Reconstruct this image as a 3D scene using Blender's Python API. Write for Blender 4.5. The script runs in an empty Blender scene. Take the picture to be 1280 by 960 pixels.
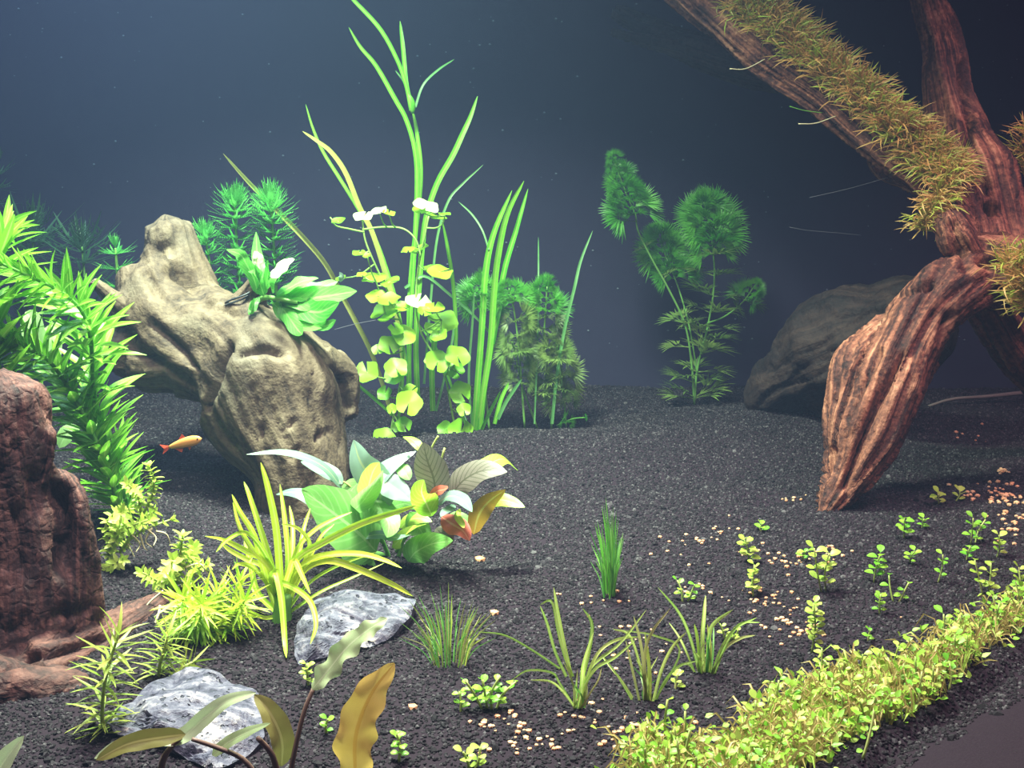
import bpy, bmesh, math, random
from mathutils import Vector, Matrix, noise

random.seed(7)
SC = bpy.context.scene
COL = SC.collection
R = random.uniform

# ------------------------------------------------------------------ camera
F = 1437.0                      # focal length in pixels of the 1280 x 960 frame
PITCH = math.radians(10.6)
CAMH = 0.16                     # lens height over the soil
cam_d = bpy.data.cameras.new('camera')
cam_d.sensor_width = 36.0
cam_d.lens = F / 1280.0 * 36.0
cam_d.clip_start = 0.01
cam_d.clip_end = 20
cam = bpy.data.objects.new('camera', cam_d)
COL.objects.link(cam)
cam.location = (0, 0, CAMH)
cam.rotation_euler = (math.pi / 2 - PITCH, 0, 0)
SC.camera = cam

# ------------------------------------------------------------------ world, lamps, exposure
world = bpy.data.worlds.new('World')
SC.world = world
world.use_nodes = True
bg = world.node_tree.nodes['Background']
bg.inputs[0].default_value = (0.50, 0.36, 0.70, 1)
bg.inputs[1].default_value = 0.09

def lamp(name, loc, power, color, sx, sy, target=None, spread=180):
    d = bpy.data.lights.new(name, 'AREA')
    d.shape = 'RECTANGLE'
    d.size, d.size_y = sx, sy
    d.energy = power
    d.color = color
    d.spread = math.radians(spread)
    o = bpy.data.objects.new(name, d)
    COL.objects.link(o)
    o.location = loc
    if target is None:
        target = (loc[0], loc[1], 0)
    v = Vector(target) - Vector(loc)
    o.rotation_euler = v.to_track_quat('-Z', 'Y').to_euler()
    return o

# the aquarium's LED hood: a cool bar over the middle, a warm one over the front, a rosy one over the driftwood
lamp('led_lamp_cool', (-0.09, 0.50, 0.47), 6.0, (0.84, 1.0, 0.78), 0.12, 0.05, spread=104)
lamp('led_lamp_warm', (-0.06, 0.30, 0.45), 2.4, (1.0, 0.88, 0.90), 0.28, 0.05, spread=130)
lamp('led_lamp_rosy', (0.39, 0.43, 0.46), 1.6, (1.0, 0.54, 0.66), 0.16, 0.06, spread=112)
lamp('wall_fill_blue', (-0.30, 0.66, 0.47), 1.2, (0.46, 0.70, 1.0), 0.20, 0.04, spread=150)  # added fill, not part of the hood: brightens the back wall's upper left

SC.view_settings.view_transform = 'Standard'
SC.view_settings.look = 'None'
SC.view_settings.gamma = 1.0
SC.view_settings.use_curve_mapping = False
SC.view_settings.exposure = 0.0

# ------------------------------------------------------------------ projection helpers
_f = Vector((0, math.cos(PITCH), -math.sin(PITCH)))
_u = Vector((0, math.sin(PITCH), math.cos(PITCH)))

def ray(px, py):
    return _f + Vector(((px - 640) / F, 0, 0)) + _u * (-(py - 480) / F)

def P(px, py, Y):
    """the point seen at a pixel, at distance Y into the tank"""
    d = ray(px, py)
    return Vector((0, 0, CAMH)) + d * (Y / d.y)

def fbm(v, o=4, lac=2.0, g=0.5):
    a, s, f = 1.0, 0.0, 1.0
    for _ in range(o):
        s += a * noise.noise(v * f)
        a *= g
        f *= lac
    return s

# front pane: a line on the floor plan through PA along PD, PN points into the tank
PD = Vector((0.72, 0.694)).normalized()
PN = Vector((-PD.y, PD.x))
PA = Vector((0.098, 0.288)) - PN * 0.045
BACK_Y = 0.84

DENTS = [(0.125, 0.545, 0.012, 0.004), (0.185, 0.60, 0.014, 0.003), (0.10, 0.50, 0.016, 0.003), (0.21, 0.53, 0.02, 0.003)]

def soil(x, y):
    v = Vector((x, y, 0.3))
    z = 0.0035 * fbm(v * 9, 2) + 0.0013 * fbm(v * 42, 3)
    z += 0.009 * math.exp(-((y - 0.64) / 0.045) ** 2 - ((x - 0.0) / 0.14) ** 2)
    z += 0.008 * math.exp(-((y - 0.72) / 0.06) ** 2 - ((x - 0.16) / 0.10) ** 2)
    z -= 0.014 * math.exp(-((y - 0.735) / 0.04) ** 2 - ((x + 0.03) / 0.10) ** 2)
    z -= 0.006 * math.exp(-((x - 0.0) / 0.03) ** 2 - ((y - 0.475) / 0.02) ** 2)
    q = (Vector((x, y)) - PA).dot(PN)
    if q < 0.05: z += 0.010 * (1 - max(0, q) / 0.05) ** 2 - 0.004 * math.exp(-((q - 0.05) / 0.012) ** 2)
    for (a, b, r, h) in DENTS:
        z -= h * math.exp(-((x - a) ** 2 + (y - b) ** 2) / (r * r))
    return z

def G(px, py):
    """the point of the soil seen at a pixel"""
    d = ray(px, py)
    o = Vector((0, 0, CAMH))
    t = CAMH / -d.z
    for _ in range(8):
        p = o + d * t
        t = (CAMH - soil(p.x, p.y)) / -d.z
    return o + d * t

# ------------------------------------------------------------------ object helpers
def tag(o, label=None, cat=None, group=None, kind=None):
    if label: o['label'] = label
    if cat: o['category'] = cat
    if group: o['group'] = group
    if kind: o['kind'] = kind
    return o

def thing(name, label, cat, loc, group=None):
    o = bpy.data.objects.new(name, None)
    o.empty_display_size = 0.01
    COL.objects.link(o)
    o.location = loc
    return tag(o, label, cat, group)

class MB:
    """collects vertices, faces and leaf coordinates; build() links them as one mesh object"""
    def __init__(self):
        self.v, self.f, self.uv, self.m = [], [], [], []
    def add(self, vs, fs, uvs=None, mi=0):
        n = len(self.v)
        self.v += [tuple(p) for p in vs]
        self.uv += list(uvs) if uvs else [(0.5, 0.5)] * len(vs)
        for f in fs:
            self.f.append(tuple(i + n for i in f))
            self.m.append(mi)
    def mesh(self, name, mats, smooth=True, off=None):
        me = bpy.data.meshes.new(name)
        vs = self.v if off is None else [(p[0] - off[0], p[1] - off[1], p[2] - off[2]) for p in self.v]
        me.from_pydata(vs, [], self.f)
        for m in (mats if isinstance(mats, (list, tuple)) else [mats]):
            me.materials.append(m)
        me.polygons.foreach_set('material_index', self.m)
        if smooth:
            me.polygons.foreach_set('use_smooth', [True] * len(self.f))
        ul = me.uv_layers.new(name='leaf')
        li = [0] * len(me.loops)
        me.loops.foreach_get('vertex_index', li)
        flat = []
        for i in li:
            flat += self.uv[i]
        ul.data.foreach_set('uv', flat)
        me.update()
        return me
    def build(self, name, mats, parent=None, smooth=True, label=None):
        off = parent_world(parent)
        return link(name, self.mesh(name, mats, smooth, off), parent, label=label)

def parent_world(parent):
    o = Vector((0, 0, 0))
    while parent is not None:
        o = o + parent.location
        parent = parent.parent
    return o

def link(name, me, parent=None, mat4=None, label=None):
    o = bpy.data.objects.new(name, me)
    COL.objects.link(o)
    if parent is not None:
        o.parent = parent
    if mat4 is not None:
        o.matrix_basis = mat4
    if label: o['label'] = label
    return o

def frame(pos, d, up, scale=1.0, sx=None):
    """matrix that takes +Y to d and +Z towards up, at pos"""
    y = Vector(d).normalized()
    u = Vector(up)
    x = y.cross(u)
    if x.length < 1e-5:
        x = y.cross(Vector((0.3, 0.8, 0.5)))
    x.normalize()
    z = x.cross(y)
    s = scale
    w = sx if sx is not None else s
    return Matrix(((x.x * w, y.x * s, z.x * s, pos[0]), (x.y * w, y.y * s, z.y * s, pos[1]), (x.z * w, y.z * s, z.z * s, pos[2]), (0, 0, 0, 1)))

def spline(pts, n):
    """n + 1 points of a Catmull-Rom curve through pts (vectors of any dimension)"""
    pts = [Vector(p) for p in pts]
    if len(pts) == 2:
        return [pts[0].lerp(pts[1], i / n) for i in range(n + 1)]
    e = [pts[0] * 2 - pts[1]] + pts + [pts[-1] * 2 - pts[-2]]
    out = []
    k = len(pts) - 1
    for i in range(n + 1):
        t = i / n * k
        j = min(int(t), k - 1)
        u = t - j
        a, b, c, d = e[j], e[j + 1], e[j + 2], e[j + 3]
        out.append(0.5 * ((2 * b) + (c - a) * u + (2 * a - 5 * b + 4 * c - d) * u * u + (3 * b - a - 3 * c + d) * u ** 3))
    return out

def tangents(p):
    n = len(p)
    return [(p[min(i + 1, n - 1)] - p[max(i - 1, 0)]).normalized() for i in range(n)]

def tube(mb, pts, r0, r1, sides=6, n=None, mi=0, mid=None):
    n = n or max(4, len(pts) * 3)
    c = spline(pts, n)
    tg = tangents(c)
    vs, fs, uvs = [], [], []
    ref = Vector((0.31, -0.8, 0.52))
    for i, (p, t) in enumerate(zip(c, tg)):
        k = i / n
        r = r0 + (r1 - r0) * k
        if mid is not None:
            r = (r0 * (1 - k) ** 2 + 2 * mid * k * (1 - k) + r1 * k * k)
        a = t.cross(ref)
        if a.length < 1e-4: a = t.cross(Vector((1, 0, 0)))
        a.normalize()
        b = t.cross(a)
        for j in range(sides):
            th = 2 * math.pi * j / sides
            vs.append(p + (a * math.cos(th) + b * math.sin(th)) * r)
            uvs.append((j / sides, k))
    for i in range(n):
        for j in range(sides):
            q = (j + 1) % sides
            fs.append((i * sides + j, i * sides + q, (i + 1) * sides + q, (i + 1) * sides + j))
    fs.append(tuple(range(sides))[::-1])
    fs.append(tuple(n * sides + j for j in range(sides)))
    mb.add(vs, fs, uvs, mi)

def ribbon(mb, pts, w0, w1=None, n=14, facing=(0.2, -1, 0.45), fold=0.3, twist=0.0, tip=0.35, mi=0):
    """a strap leaf: width w0 low down, tapering over the last share 'tip' of its length"""
    c = spline(pts, n)
    tg = tangents(c)
    fc = Vector(facing)
    vs, fs, uvs = [], [], []
    for i, (p, t) in enumerate(zip(c, tg)):
        k = i / n
        w = w0 + ((w1 if w1 is not None else w0) - w0) * k
        if k > 1 - tip: w *= max(0.06, math.sqrt(max(0, 1 - ((k - 1 + tip) / tip) ** 2)))
        s = t.cross(fc)
        if s.length < 1e-4: s = Vector((1, 0, 0))
        s.normalize()
        if twist: s = Matrix.Rotation(twist * k, 3, t) @ s
        nn = s.cross(t)
        vs += [p - s * w * 0.5, p - nn * w * fold, p + s * w * 0.5]
        uvs += [(0, k), (0.5, k), (1, k)]
    for i in range(n):
        a = i * 3
        fs += [(a, a + 1, a + 4, a + 3), (a + 1, a + 2, a + 5, a + 4)]
    mb.add(vs, fs, uvs, mi)

def lance(k, a=0.8, b=0.8):
    return max(0.0, math.sin(math.pi * min(1, k) ** a)) ** b

def blade(mb, pts, width, normal, n=14, nx=6, a=0.8, b=0.8, fold=0.2, wave=0.0, curl=0.0, mi=0, w_end=0.04, seed=0, rip=9):
    """a broad leaf along pts: elliptic outline, a fold on the midrib, curled sides and a wavy margin"""
    c = spline(pts, n)
    tg = tangents(c)
    nh = Vector(normal)
    vs, fs, uvs = [], [], []
    for i, (p, t) in enumerate(zip(c, tg)):
        k = i / n
        w = width * max(w_end, lance(k, a, b))
        s = t.cross(nh)
        if s.length < 1e-4: s = Vector((1, 0, 0))
        s.normalize()
        nn = s.cross(t)
        for j in range(nx + 1):
            u = j / nx * 2 - 1
            ww = w * (1 + wave * 0.35 * math.sin(k * rip * 2.3 + seed + (2 if u > 0 else 0)) * abs(u))
            h = abs(u) * fold * w - curl * w * u * u
            h += wave * w * 0.5 * u * u * math.sin(k * rip * 1.7 + seed * 1.7 + (1.3 if u > 0 else 0))
            h += 0.018 * width * math.sin(k * 42 - abs(u) * 6) * (1 - abs(u)) * abs(u) * 4
            vs.append(p + s * ww * 0.5 * u + nn * h * 0.5)
            uvs.append((j / nx, k))
    m = nx + 1
    for i in range(n):
        for j in range(nx):
            fs.append((i * m + j, i * m + j + 1, (i + 1) * m + j + 1, (i + 1) * m + j))
    mb.add(vs, fs, uvs, mi)

# ------------------------------------------------------------------ materials
def nt(name):
    m = bpy.data.materials.new(name)
    m.use_nodes = True
    t = m.node_tree
    t.nodes.clear()
    out = t.nodes.new('ShaderNodeOutputMaterial')
    return m, t, out

def N(t, kind, **kw):
    n = t.nodes.new(kind)
    for k, v in kw.items():
        setattr(n, k, v)
    return n

def rgb(c):
    return (c[0], c[1], c[2], 1)

def ramp(t, stops, fac):
    n = N(t, 'ShaderNodeValToRGB')
    e = n.color_ramp.elements
    while len(e) < len(stops): e.new(0.5)
    for i, (p, c) in enumerate(stops):
        e[i].position = p
        e[i].color = rgb(c)
    t.links.new(fac, n.inputs[0])
    return n.outputs[0]

def noise_tex(t, vec, scale, detail=4, rough=0.55):
    n = N(t, 'ShaderNodeTexNoise')
    n.inputs['Scale'].default_value = scale
    n.inputs['Detail'].default_value = detail
    n.inputs['Roughness'].default_value = rough
    if vec is not None: t.links.new(vec, n.inputs['Vector'])
    return n.outputs['Fac']

def mixc(t, fac, a, b, mode='MIX'):
    n = N(t, 'ShaderNodeMix', data_type='RGBA', blend_type=mode)
    for s, v in ((0, fac), (6, a), (7, b)):
        if hasattr(v, 'node'): t.links.new(v, n.inputs[s])
        elif s == 0: n.inputs[0].default_value = v
        else: n.inputs[s].default_value = rgb(v)
    return n.outputs[2]

def math_n(t, op, a, b=0.0, clamp=False):
    n = N(t, 'ShaderNodeMath', operation=op)
    n.use_clamp = clamp
    for i, v in enumerate((a, b)):
        if hasattr(v, 'node'): t.links.new(v, n.inputs[i])
        else: n.inputs[i].default_value = v
    return n.outputs[0]

def leafmat(name, c1, c2, trans=0.4, rough=0.42, vein=None, veinw=0.05, scale=160, spots=None, ribs=0.0, spec=0.4):
    m, t, out = nt(name)
    tc = N(t, 'ShaderNodeTexCoord')
    info = N(t, 'ShaderNodeObjectInfo')
    f = noise_tex(t, tc.outputs['Object'], scale, 3)
    f = math_n(t, 'ADD', math_n(t, 'MULTIPLY', math_n(t, 'SUBTRACT', f, 0.5), 1.6), info.outputs['Random'], True)
    col = mixc(t, f, c1, c2)
    uv = N(t, 'ShaderNodeSeparateXYZ')
    t.links.new(tc.outputs['UV'], uv.inputs[0])
    d = math_n(t, 'ABSOLUTE', math_n(t, 'SUBTRACT', uv.outputs[0], 0.5))
    if vein:
        k = math_n(t, 'LESS_THAN', d, veinw)
        if ribs > 0:
            ph = math_n(t, 'SUBTRACT', math_n(t, 'MULTIPLY', uv.outputs[1], 62.0), math_n(t, 'MULTIPLY', d, 34.0))
            s = math_n(t, 'GREATER_THAN', math_n(t, 'SINE', ph), 0.72)
            k = math_n(t, 'MAXIMUM', math_n(t, 'MULTIPLY', s, ribs), k)
        col = mixc(t, math_n(t, 'MULTIPLY', k, 0.75), col, vein)
    if spots:
        sf = noise_tex(t, tc.outputs['Object'], scale * 1.7, 2)
        sk = math_n(t, 'MULTIPLY', math_n(t, 'SUBTRACT', sf, 0.56), 14.0, True)
        col = mixc(t, sk, col, spots)
    b = N(t, 'ShaderNodeBsdfPrincipled')
    t.links.new(col, b.inputs['Base Color'])
    b.inputs['Roughness'].default_value = rough
    b.inputs['Specular IOR Level'].default_value = spec
    tr = N(t, 'ShaderNodeBsdfTranslucent')
    t.links.new(col, tr.inputs['Color'])
    mx = N(t, 'ShaderNodeMixShader')
    mx.inputs[0].default_value = trans
    t.links.new(b.outputs[0], mx.inputs[1])
    t.links.new(tr.outputs[0], mx.inputs[2])
    t.links.new(mx.outputs[0], out.inputs[0])
    return m

def woodmat(name, stops, streak=(900, 60), bump=0.6, patch=None, patch_amt=0.5, spec=0.25, rough=0.75, plates=0):
    """colour streaks follow the 'grain' attribute (around, along) that the driftwood builder stores"""
    m, t, out = nt(name)
    at = N(t, 'ShaderNodeAttribute', attribute_name='grain')
    tc = N(t, 'ShaderNodeTexCoord')
    mp = N(t, 'ShaderNodeMapping')
    mp.inputs['Scale'].default_value = (streak[0], streak[0], streak[1])
    t.links.new(at.outputs['Vector'], mp.inputs[0])
    s1 = noise_tex(t, mp.outputs[0], 1.0, 5, 0.6)
    s2 = noise_tex(t, tc.outputs['Object'], 45, 4, 0.6)
    s3 = noise_tex(t, tc.outputs['Object'], 420, 3, 0.6)
    f = math_n(t, 'ADD', math_n(t, 'MULTIPLY', s1, 0.62), math_n(t, 'MULTIPLY', s2, 0.38))
    f = math_n(t, 'ADD', f, math_n(t, 'MULTIPLY', math_n(t, 'SUBTRACT', s3, 0.5), 0.25))
    col = ramp(t, stops, f)
    if patch:
        k = math_n(t, 'MULTIPLY', math_n(t, 'SUBTRACT', noise_tex(t, tc.outputs['Object'], 22, 3), 0.5), 5.0, True)
        col = mixc(t, math_n(t, 'MULTIPLY', k, patch_amt), col, patch)
    b = N(t, 'ShaderNodeBsdfPrincipled')
    t.links.new(col, b.inputs['Base Color'])
    b.inputs['Roughness'].default_value = rough
    b.inputs['Specular IOR Level'].default_value = spec
    bp = N(t, 'ShaderNodeBump')
    bp.inputs['Strength'].default_value = bump
    bp.inputs['Distance'].default_value = 0.0016
    h = math_n(t, 'ADD', math_n(t, 'MULTIPLY', s1, 0.7), math_n(t, 'MULTIPLY', s3, 0.5))
    if plates:
        vo = N(t, 'ShaderNodeTexVoronoi', feature='DISTANCE_TO_EDGE')
        vo.inputs['Scale'].default_value = plates
        wv = N(t, 'ShaderNodeVectorMath', operation='ADD')
        sc = N(t, 'ShaderNodeVectorMath', operation='SCALE')
        nz = N(t, 'ShaderNodeTexNoise')
        nz.inputs['Scale'].default_value = 160
        t.links.new(tc.outputs['Object'], nz.inputs['Vector'])
        t.links.new(nz.outputs['Color'], sc.inputs[0])
        sc.inputs['Scale'].default_value = 0.006
        t.links.new(tc.outputs['Object'], wv.inputs[0])
        t.links.new(sc.outputs[0], wv.inputs[1])
        t.links.new(wv.outputs[0], vo.inputs['Vector'])
        e = math_n(t, 'MULTIPLY', vo.outputs['Distance'], 5.0, True)
        h = math_n(t, 'ADD', math_n(t, 'MULTIPLY', h, 0.7), math_n(t, 'MULTIPLY', e, 0.16))
    t.links.new(h, bp.inputs['Height'])
    t.links.new(bp.outputs[0], b.inputs['Normal'])
    t.links.new(b.outputs[0], out.inputs[0])
    return m

def plainmat(name, c1, c2=None, scale=200, rough=0.6, bump=0.0, rnd=False, spec=0.4):
    m, t, out = nt(name)
    tc = N(t, 'ShaderNodeTexCoord')
    f = noise_tex(t, tc.outputs['Object'], scale, 4)
    if rnd:
        info = N(t, 'ShaderNodeObjectInfo')
        f = math_n(t, 'ADD', math_n(t, 'MULTIPLY', f, 0.4), math_n(t, 'MULTIPLY', info.outputs['Random'], 0.6))
    col = mixc(t, f, c1, c2 or c1)
    b = N(t, 'ShaderNodeBsdfPrincipled')
    t.links.new(col, b.inputs['Base Color'])
    b.inputs['Roughness'].default_value = rough
    b.inputs['Specular IOR Level'].default_value = spec
    if bump:
        bp = N(t, 'ShaderNodeBump')
        bp.inputs['Strength'].default_value = bump
        bp.inputs['Distance'].default_value = 0.001
        t.links.new(f, bp.inputs['Height'])
        t.links.new(bp.outputs[0], b.inputs['Normal'])
    t.links.new(b.outputs[0], out.inputs[0])
    return m

def grainmat():
    m, t, out = nt('soil_grain')
    info = N(t, 'ShaderNodeObjectInfo')
    col = ramp(t, [(0.0, (0.0050, 0.0041, 0.0058)), (0.55, (0.0150, 0.0130, 0.0162)), (0.9, (0.036, 0.0315, 0.0375)), (1.0, (0.085, 0.08, 0.085))], info.outputs['Random'])
    b = N(t, 'ShaderNodeBsdfPrincipled')
    t.links.new(col, b.inputs['Base Color'])
    b.inputs['Roughness'].default_value = 0.75
    b.inputs['Specular IOR Level'].default_value = 0.14
    t.links.new(b.outputs[0], out.inputs[0])
    return m

def glassmat():
    m, t, out = nt('tank_glass')
    fr = N(t, 'ShaderNodeFresnel')
    fr.inputs[0].default_value = 1.45
    tr = N(t, 'ShaderNodeBsdfTransparent')
    tr.inputs[0].default_value = (0.985, 0.995, 0.99, 1)
    gl = N(t, 'ShaderNodeBsdfGlossy')
    gl.inputs['Roughness'].default_value = 0.02
    mx = N(t, 'ShaderNodeMixShader')
    geo = N(t, 'ShaderNodeNewGeometry')
    front = math_n(t, 'SUBTRACT', 1.0, geo.outputs['Backfacing'])
    t.links.new(math_n(t, 'MULTIPLY', math_n(t, 'MULTIPLY', fr.outputs[0], 0.6), front), mx.inputs[0])
    t.links.new(tr.outputs[0], mx.inputs[1])
    t.links.new(gl.outputs[0], mx.inputs[2])
    t.links.new(mx.outputs[0], out.inputs[0])
    return m

def rockmat():
    m, t, out = nt('violet_grey_stone')
    tc = N(t, 'ShaderNodeTexCoord')
    v = tc.outputs['Object']
    mp = N(t, 'ShaderNodeMapping')
    mp.inputs['Rotation'].default_value = (0.3, 0.5, 0.6)
    mp.inputs['Scale'].default_value = (60, 190, 120)
    t.links.new(v, mp.inputs[0])
    s1 = noise_tex(t, mp.outputs[0], 1.0, 6, 0.65)
    s2 = noise_tex(t, v, 110, 7, 0.7)
    s4 = noise_tex(t, v, 520, 3, 0.6)
    f = math_n(t, 'ADD', math_n(t, 'MULTIPLY', s1, 0.42), math_n(t, 'MULTIPLY', s2, 0.42))
    f = math_n(t, 'ADD', f, math_n(t, 'MULTIPLY', s4, 0.16))
    col = ramp(t, [(0.41, (0.005, 0.005, 0.022)), (0.455, (0.035, 0.033, 0.062)), (0.515, (0.085, 0.080, 0.118)), (0.56, (0.17, 0.157, 0.188)), (0.615, (0.55, 0.50, 0.45))], f)
    pit = math_n(t, 'MULTIPLY', math_n(t, 'SUBTRACT', noise_tex(t, v, 300, 2, 0.5), 0.635), 22.0, True)
    col = mixc(t, pit, col, (0.012, 0.012, 0.03))
    f = math_n(t, 'SUBTRACT', f, math_n(t, 'MULTIPLY', pit, 0.3))
    b = N(t, 'ShaderNodeBsdfPrincipled')
    t.links.new(col, b.inputs['Base Color'])
    b.inputs['Roughness'].default_value = 0.7
    bp = N(t, 'ShaderNodeBump')
    bp.inputs['Strength'].default_value = 1.0
    bp.inputs['Distance'].default_value = 0.003
    t.links.new(f, bp.inputs['Height'])
    t.links.new(bp.outputs[0], b.inputs['Normal'])
    t.links.new(b.outputs[0], out.inputs[0])
    return m

M = {}
M['soil'] = plainmat('black_soil', (0.012, 0.0075, 0.012), (0.024, 0.016, 0.023), 1400, 0.85, 0.6, spec=0.1)
M['skirt'] = plainmat('soil_against_glass', (0.030, 0.022, 0.034), (0.055, 0.042, 0.058), 300, 0.9, 0.1)
M['grain'] = grainmat()
M['backdrop'] = plainmat('navy_backdrop', (0.027, 0.025, 0.054), (0.033, 0.031, 0.062), 30, 0.85, spec=0.1)
M['sidewall'] = plainmat('dark_side_glass', (0.02, 0.026, 0.04), (0.026, 0.034, 0.05), 20, 0.8)
M['glass'] = glassmat()
M['rim'] = plainmat('black_plastic_rim', (0.02, 0.018, 0.024), (0.03, 0.026, 0.034), 60, 0.5)
M['rock'] = rockmat()
M['wood_pale'] = woodmat('weathered_grey_wood', [(0.34, (0.020, 0.014, 0.010)), (0.43, (0.064, 0.045, 0.029)), (0.52, (0.104, 0.076, 0.048)), (0.66, (0.162, 0.126, 0.084))], (210, 12), 0.8, (0.050, 0.052, 0.042), 0.55)
M['wood_red'] = woodmat('red_brown_wood', [(0.34, (0.008, 0.004, 0.0045)), (0.46, (0.042, 0.018, 0.017)), (0.56, (0.105, 0.044, 0.036)), (0.70, (0.20, 0.095, 0.075))], (420, 50), 1.0, (0.05, 0.034, 0.03), 0.4, plates=200)
M['wood_root'] = woodmat('chestnut_wood', [(0.36, (0.012, 0.005, 0.005)), (0.46, (0.07, 0.024, 0.017)), (0.55, (0.22, 0.082, 0.047)), (0.66, (0.46, 0.22, 0.13))], (380, 12), 1.0, (0.055, 0.03, 0.028), 0.5)
M['wood_shaded'] = woodmat('shade_darkened_wood', [(0.36, (0.003, 0.002, 0.002)), (0.46, (0.011, 0.0065, 0.006)), (0.56, (0.026, 0.015, 0.012)), (0.70, (0.05, 0.032, 0.024))], (380, 14), 1.0)  # shade on the rear trunk and high branch is put into this darker colour
M['chip'] = plainmat('orange_clay', (0.48, 0.17, 0.07), (0.66, 0.44, 0.26), 300, 0.6, rnd=True)
M['band'] = plainmat('dark_elastic', (0.012, 0.016, 0.02), (0.02, 0.028, 0.034), 300, 0.5)
M['root'] = plainmat('pale_rootlet', (0.42, 0.36, 0.20), (0.60, 0.52, 0.32), 200, 0.6)
M['twig'] = plainmat('grey_twig', (0.10, 0.085, 0.075), (0.17, 0.15, 0.13), 200, 0.7, 0.4)
M['dust'] = plainmat('pale_fleck', (0.10, 0.13, 0.17), (0.20, 0.24, 0.28), 100, 0.7)
M['thread'] = plainmat('fine_thread', (0.08, 0.08, 0.10), (0.12, 0.12, 0.14), 100, 0.6)
M['egeria'] = leafmat('waterweed_leaf', (0.09, 0.32, 0.02), (0.24, 0.56, 0.04), 0.42, vein=(0.36, 0.62, 0.12), veinw=0.09)
M['pale_leaf'] = leafmat('pale_green_leaf', (0.30, 0.55, 0.20), (0.45, 0.70, 0.30), 0.45, vein=(0.55, 0.78, 0.40))
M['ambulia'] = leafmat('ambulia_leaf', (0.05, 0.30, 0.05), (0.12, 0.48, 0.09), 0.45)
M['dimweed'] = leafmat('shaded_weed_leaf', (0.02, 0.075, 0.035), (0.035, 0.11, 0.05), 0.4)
M['fern'] = leafmat('fern_leaf', (0.06, 0.34, 0.04), (0.16, 0.55, 0.08), 0.42, vein=(0.28, 0.62, 0.15), ribs=0.35, scale=120)
M['reed'] = leafmat('reed_blade', (0.08, 0.42, 0.02), (0.20, 0.58, 0.04), 0.35, vein=(0.34, 0.64, 0.10), veinw=0.12)
M['reed_dim'] = leafmat('thin_reed_blade', (0.09, 0.28, 0.08), (0.15, 0.38, 0.12), 0.35)
M['reed_yellow'] = leafmat('yellow_reed_blade', (0.42, 0.50, 0.10), (0.60, 0.62, 0.18), 0.35)
M['penny'] = leafmat('pennywort_leaf', (0.15, 0.46, 0.02), (0.30, 0.62, 0.03), 0.42, vein=None, scale=120)
M['penny_overlit'] = leafmat('overlit_pennywort_leaf', (0.48, 0.64, 0.26), (0.62, 0.74, 0.40), 0.3, scale=120)  # overexposure by the lamp is put into this paler leaf colour
M['penny_stem'] = leafmat('pennywort_stem', (0.26, 0.52, 0.10), (0.36, 0.60, 0.14), 0.3)
M['cabomba'] = leafmat('cabomba_leaf', (0.05, 0.32, 0.025), (0.13, 0.46, 0.04), 0.45)
M['cabomba_dim'] = leafmat('olive_cabomba_leaf', (0.12, 0.24, 0.05), (0.22, 0.34, 0.08), 0.42)
M['stem'] = leafmat('green_stem', (0.12, 0.34, 0.06), (0.20, 0.44, 0.10), 0.25)
M['rotala'] = leafmat('lime_small_leaf', (0.38, 0.56, 0.06), (0.58, 0.68, 0.16), 0.42)
M['pogo'] = leafmat('lime_needle_leaf', (0.28, 0.56, 0.03), (0.58, 0.66, 0.06), 0.4)
M['spike'] = leafmat('olive_needle_leaf', (0.20, 0.32, 0.04), (0.42, 0.46, 0.09), 0.38)
M['strap'] = leafmat('yellow_green_strap', (0.28, 0.50, 0.03), (0.56, 0.66, 0.06), 0.42, vein=(0.66, 0.74, 0.20), veinw=0.10)
M['broad'] = leafmat('broad_green_leaf', (0.16, 0.44, 0.09), (0.26, 0.54, 0.15), 0.38, vein=(0.42, 0.66, 0.28), veinw=0.025, ribs=0.35, scale=60)
M['broad_lime'] = leafmat('broad_lime_leaf', (0.26, 0.56, 0.03), (0.46, 0.68, 0.08), 0.42, vein=(0.62, 0.78, 0.24), veinw=0.03, ribs=0.2, scale=60)
M['broad_pale'] = leafmat('pale_leaf_underside', (0.13, 0.24, 0.17), (0.21, 0.33, 0.26), 0.3, rough=0.4, vein=(0.36, 0.44, 0.22), veinw=0.04, scale=60)
M['broad_mauve'] = leafmat('mauve_leaf', (0.17, 0.15, 0.12), (0.26, 0.22, 0.18), 0.3, vein=(0.06, 0.06, 0.035), veinw=0.03, ribs=0.8, scale=60)
M['broad_red'] = leafmat('red_leaf', (0.52, 0.10, 0.07), (0.68, 0.20, 0.14), 0.35, vein=(0.74, 0.34, 0.24), scale=60)
M['broad_amber'] = leafmat('amber_leaf', (0.46, 0.36, 0.04), (0.62, 0.34, 0.05), 0.42, vein=(0.72, 0.66, 0.16), scale=60)
M['crypt_green'] = leafmat('crypt_pale_leaf', (0.42, 0.54, 0.26), (0.58, 0.68, 0.42), 0.45, vein=(0.66, 0.74, 0.46), veinw=0.03, scale=90)
M['crypt_brown'] = leafmat('crypt_amber_leaf', (0.50, 0.30, 0.05), (0.80, 0.56, 0.16), 0.5, vein=(0.56, 0.30, 0.05), veinw=0.05, scale=90)
M['crypt_olive'] = leafmat('crypt_olive_leaf', (0.20, 0.18, 0.05), (0.40, 0.36, 0.11), 0.42, vein=(0.42, 0.38, 0.14), veinw=0.05, scale=90)
M['crypt_stem'] = plainmat('crypt_stalk', (0.10, 0.06, 0.05), (0.20, 0.12, 0.09), 200, 0.5)
M['hair'] = leafmat('hairgrass_blade', (0.08, 0.28, 0.05), (0.20, 0.42, 0.08), 0.35)
M['hair_dry'] = leafmat('tan_hairgrass_blade', (0.28, 0.30, 0.10), (0.38, 0.34, 0.14), 0.3)
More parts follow.
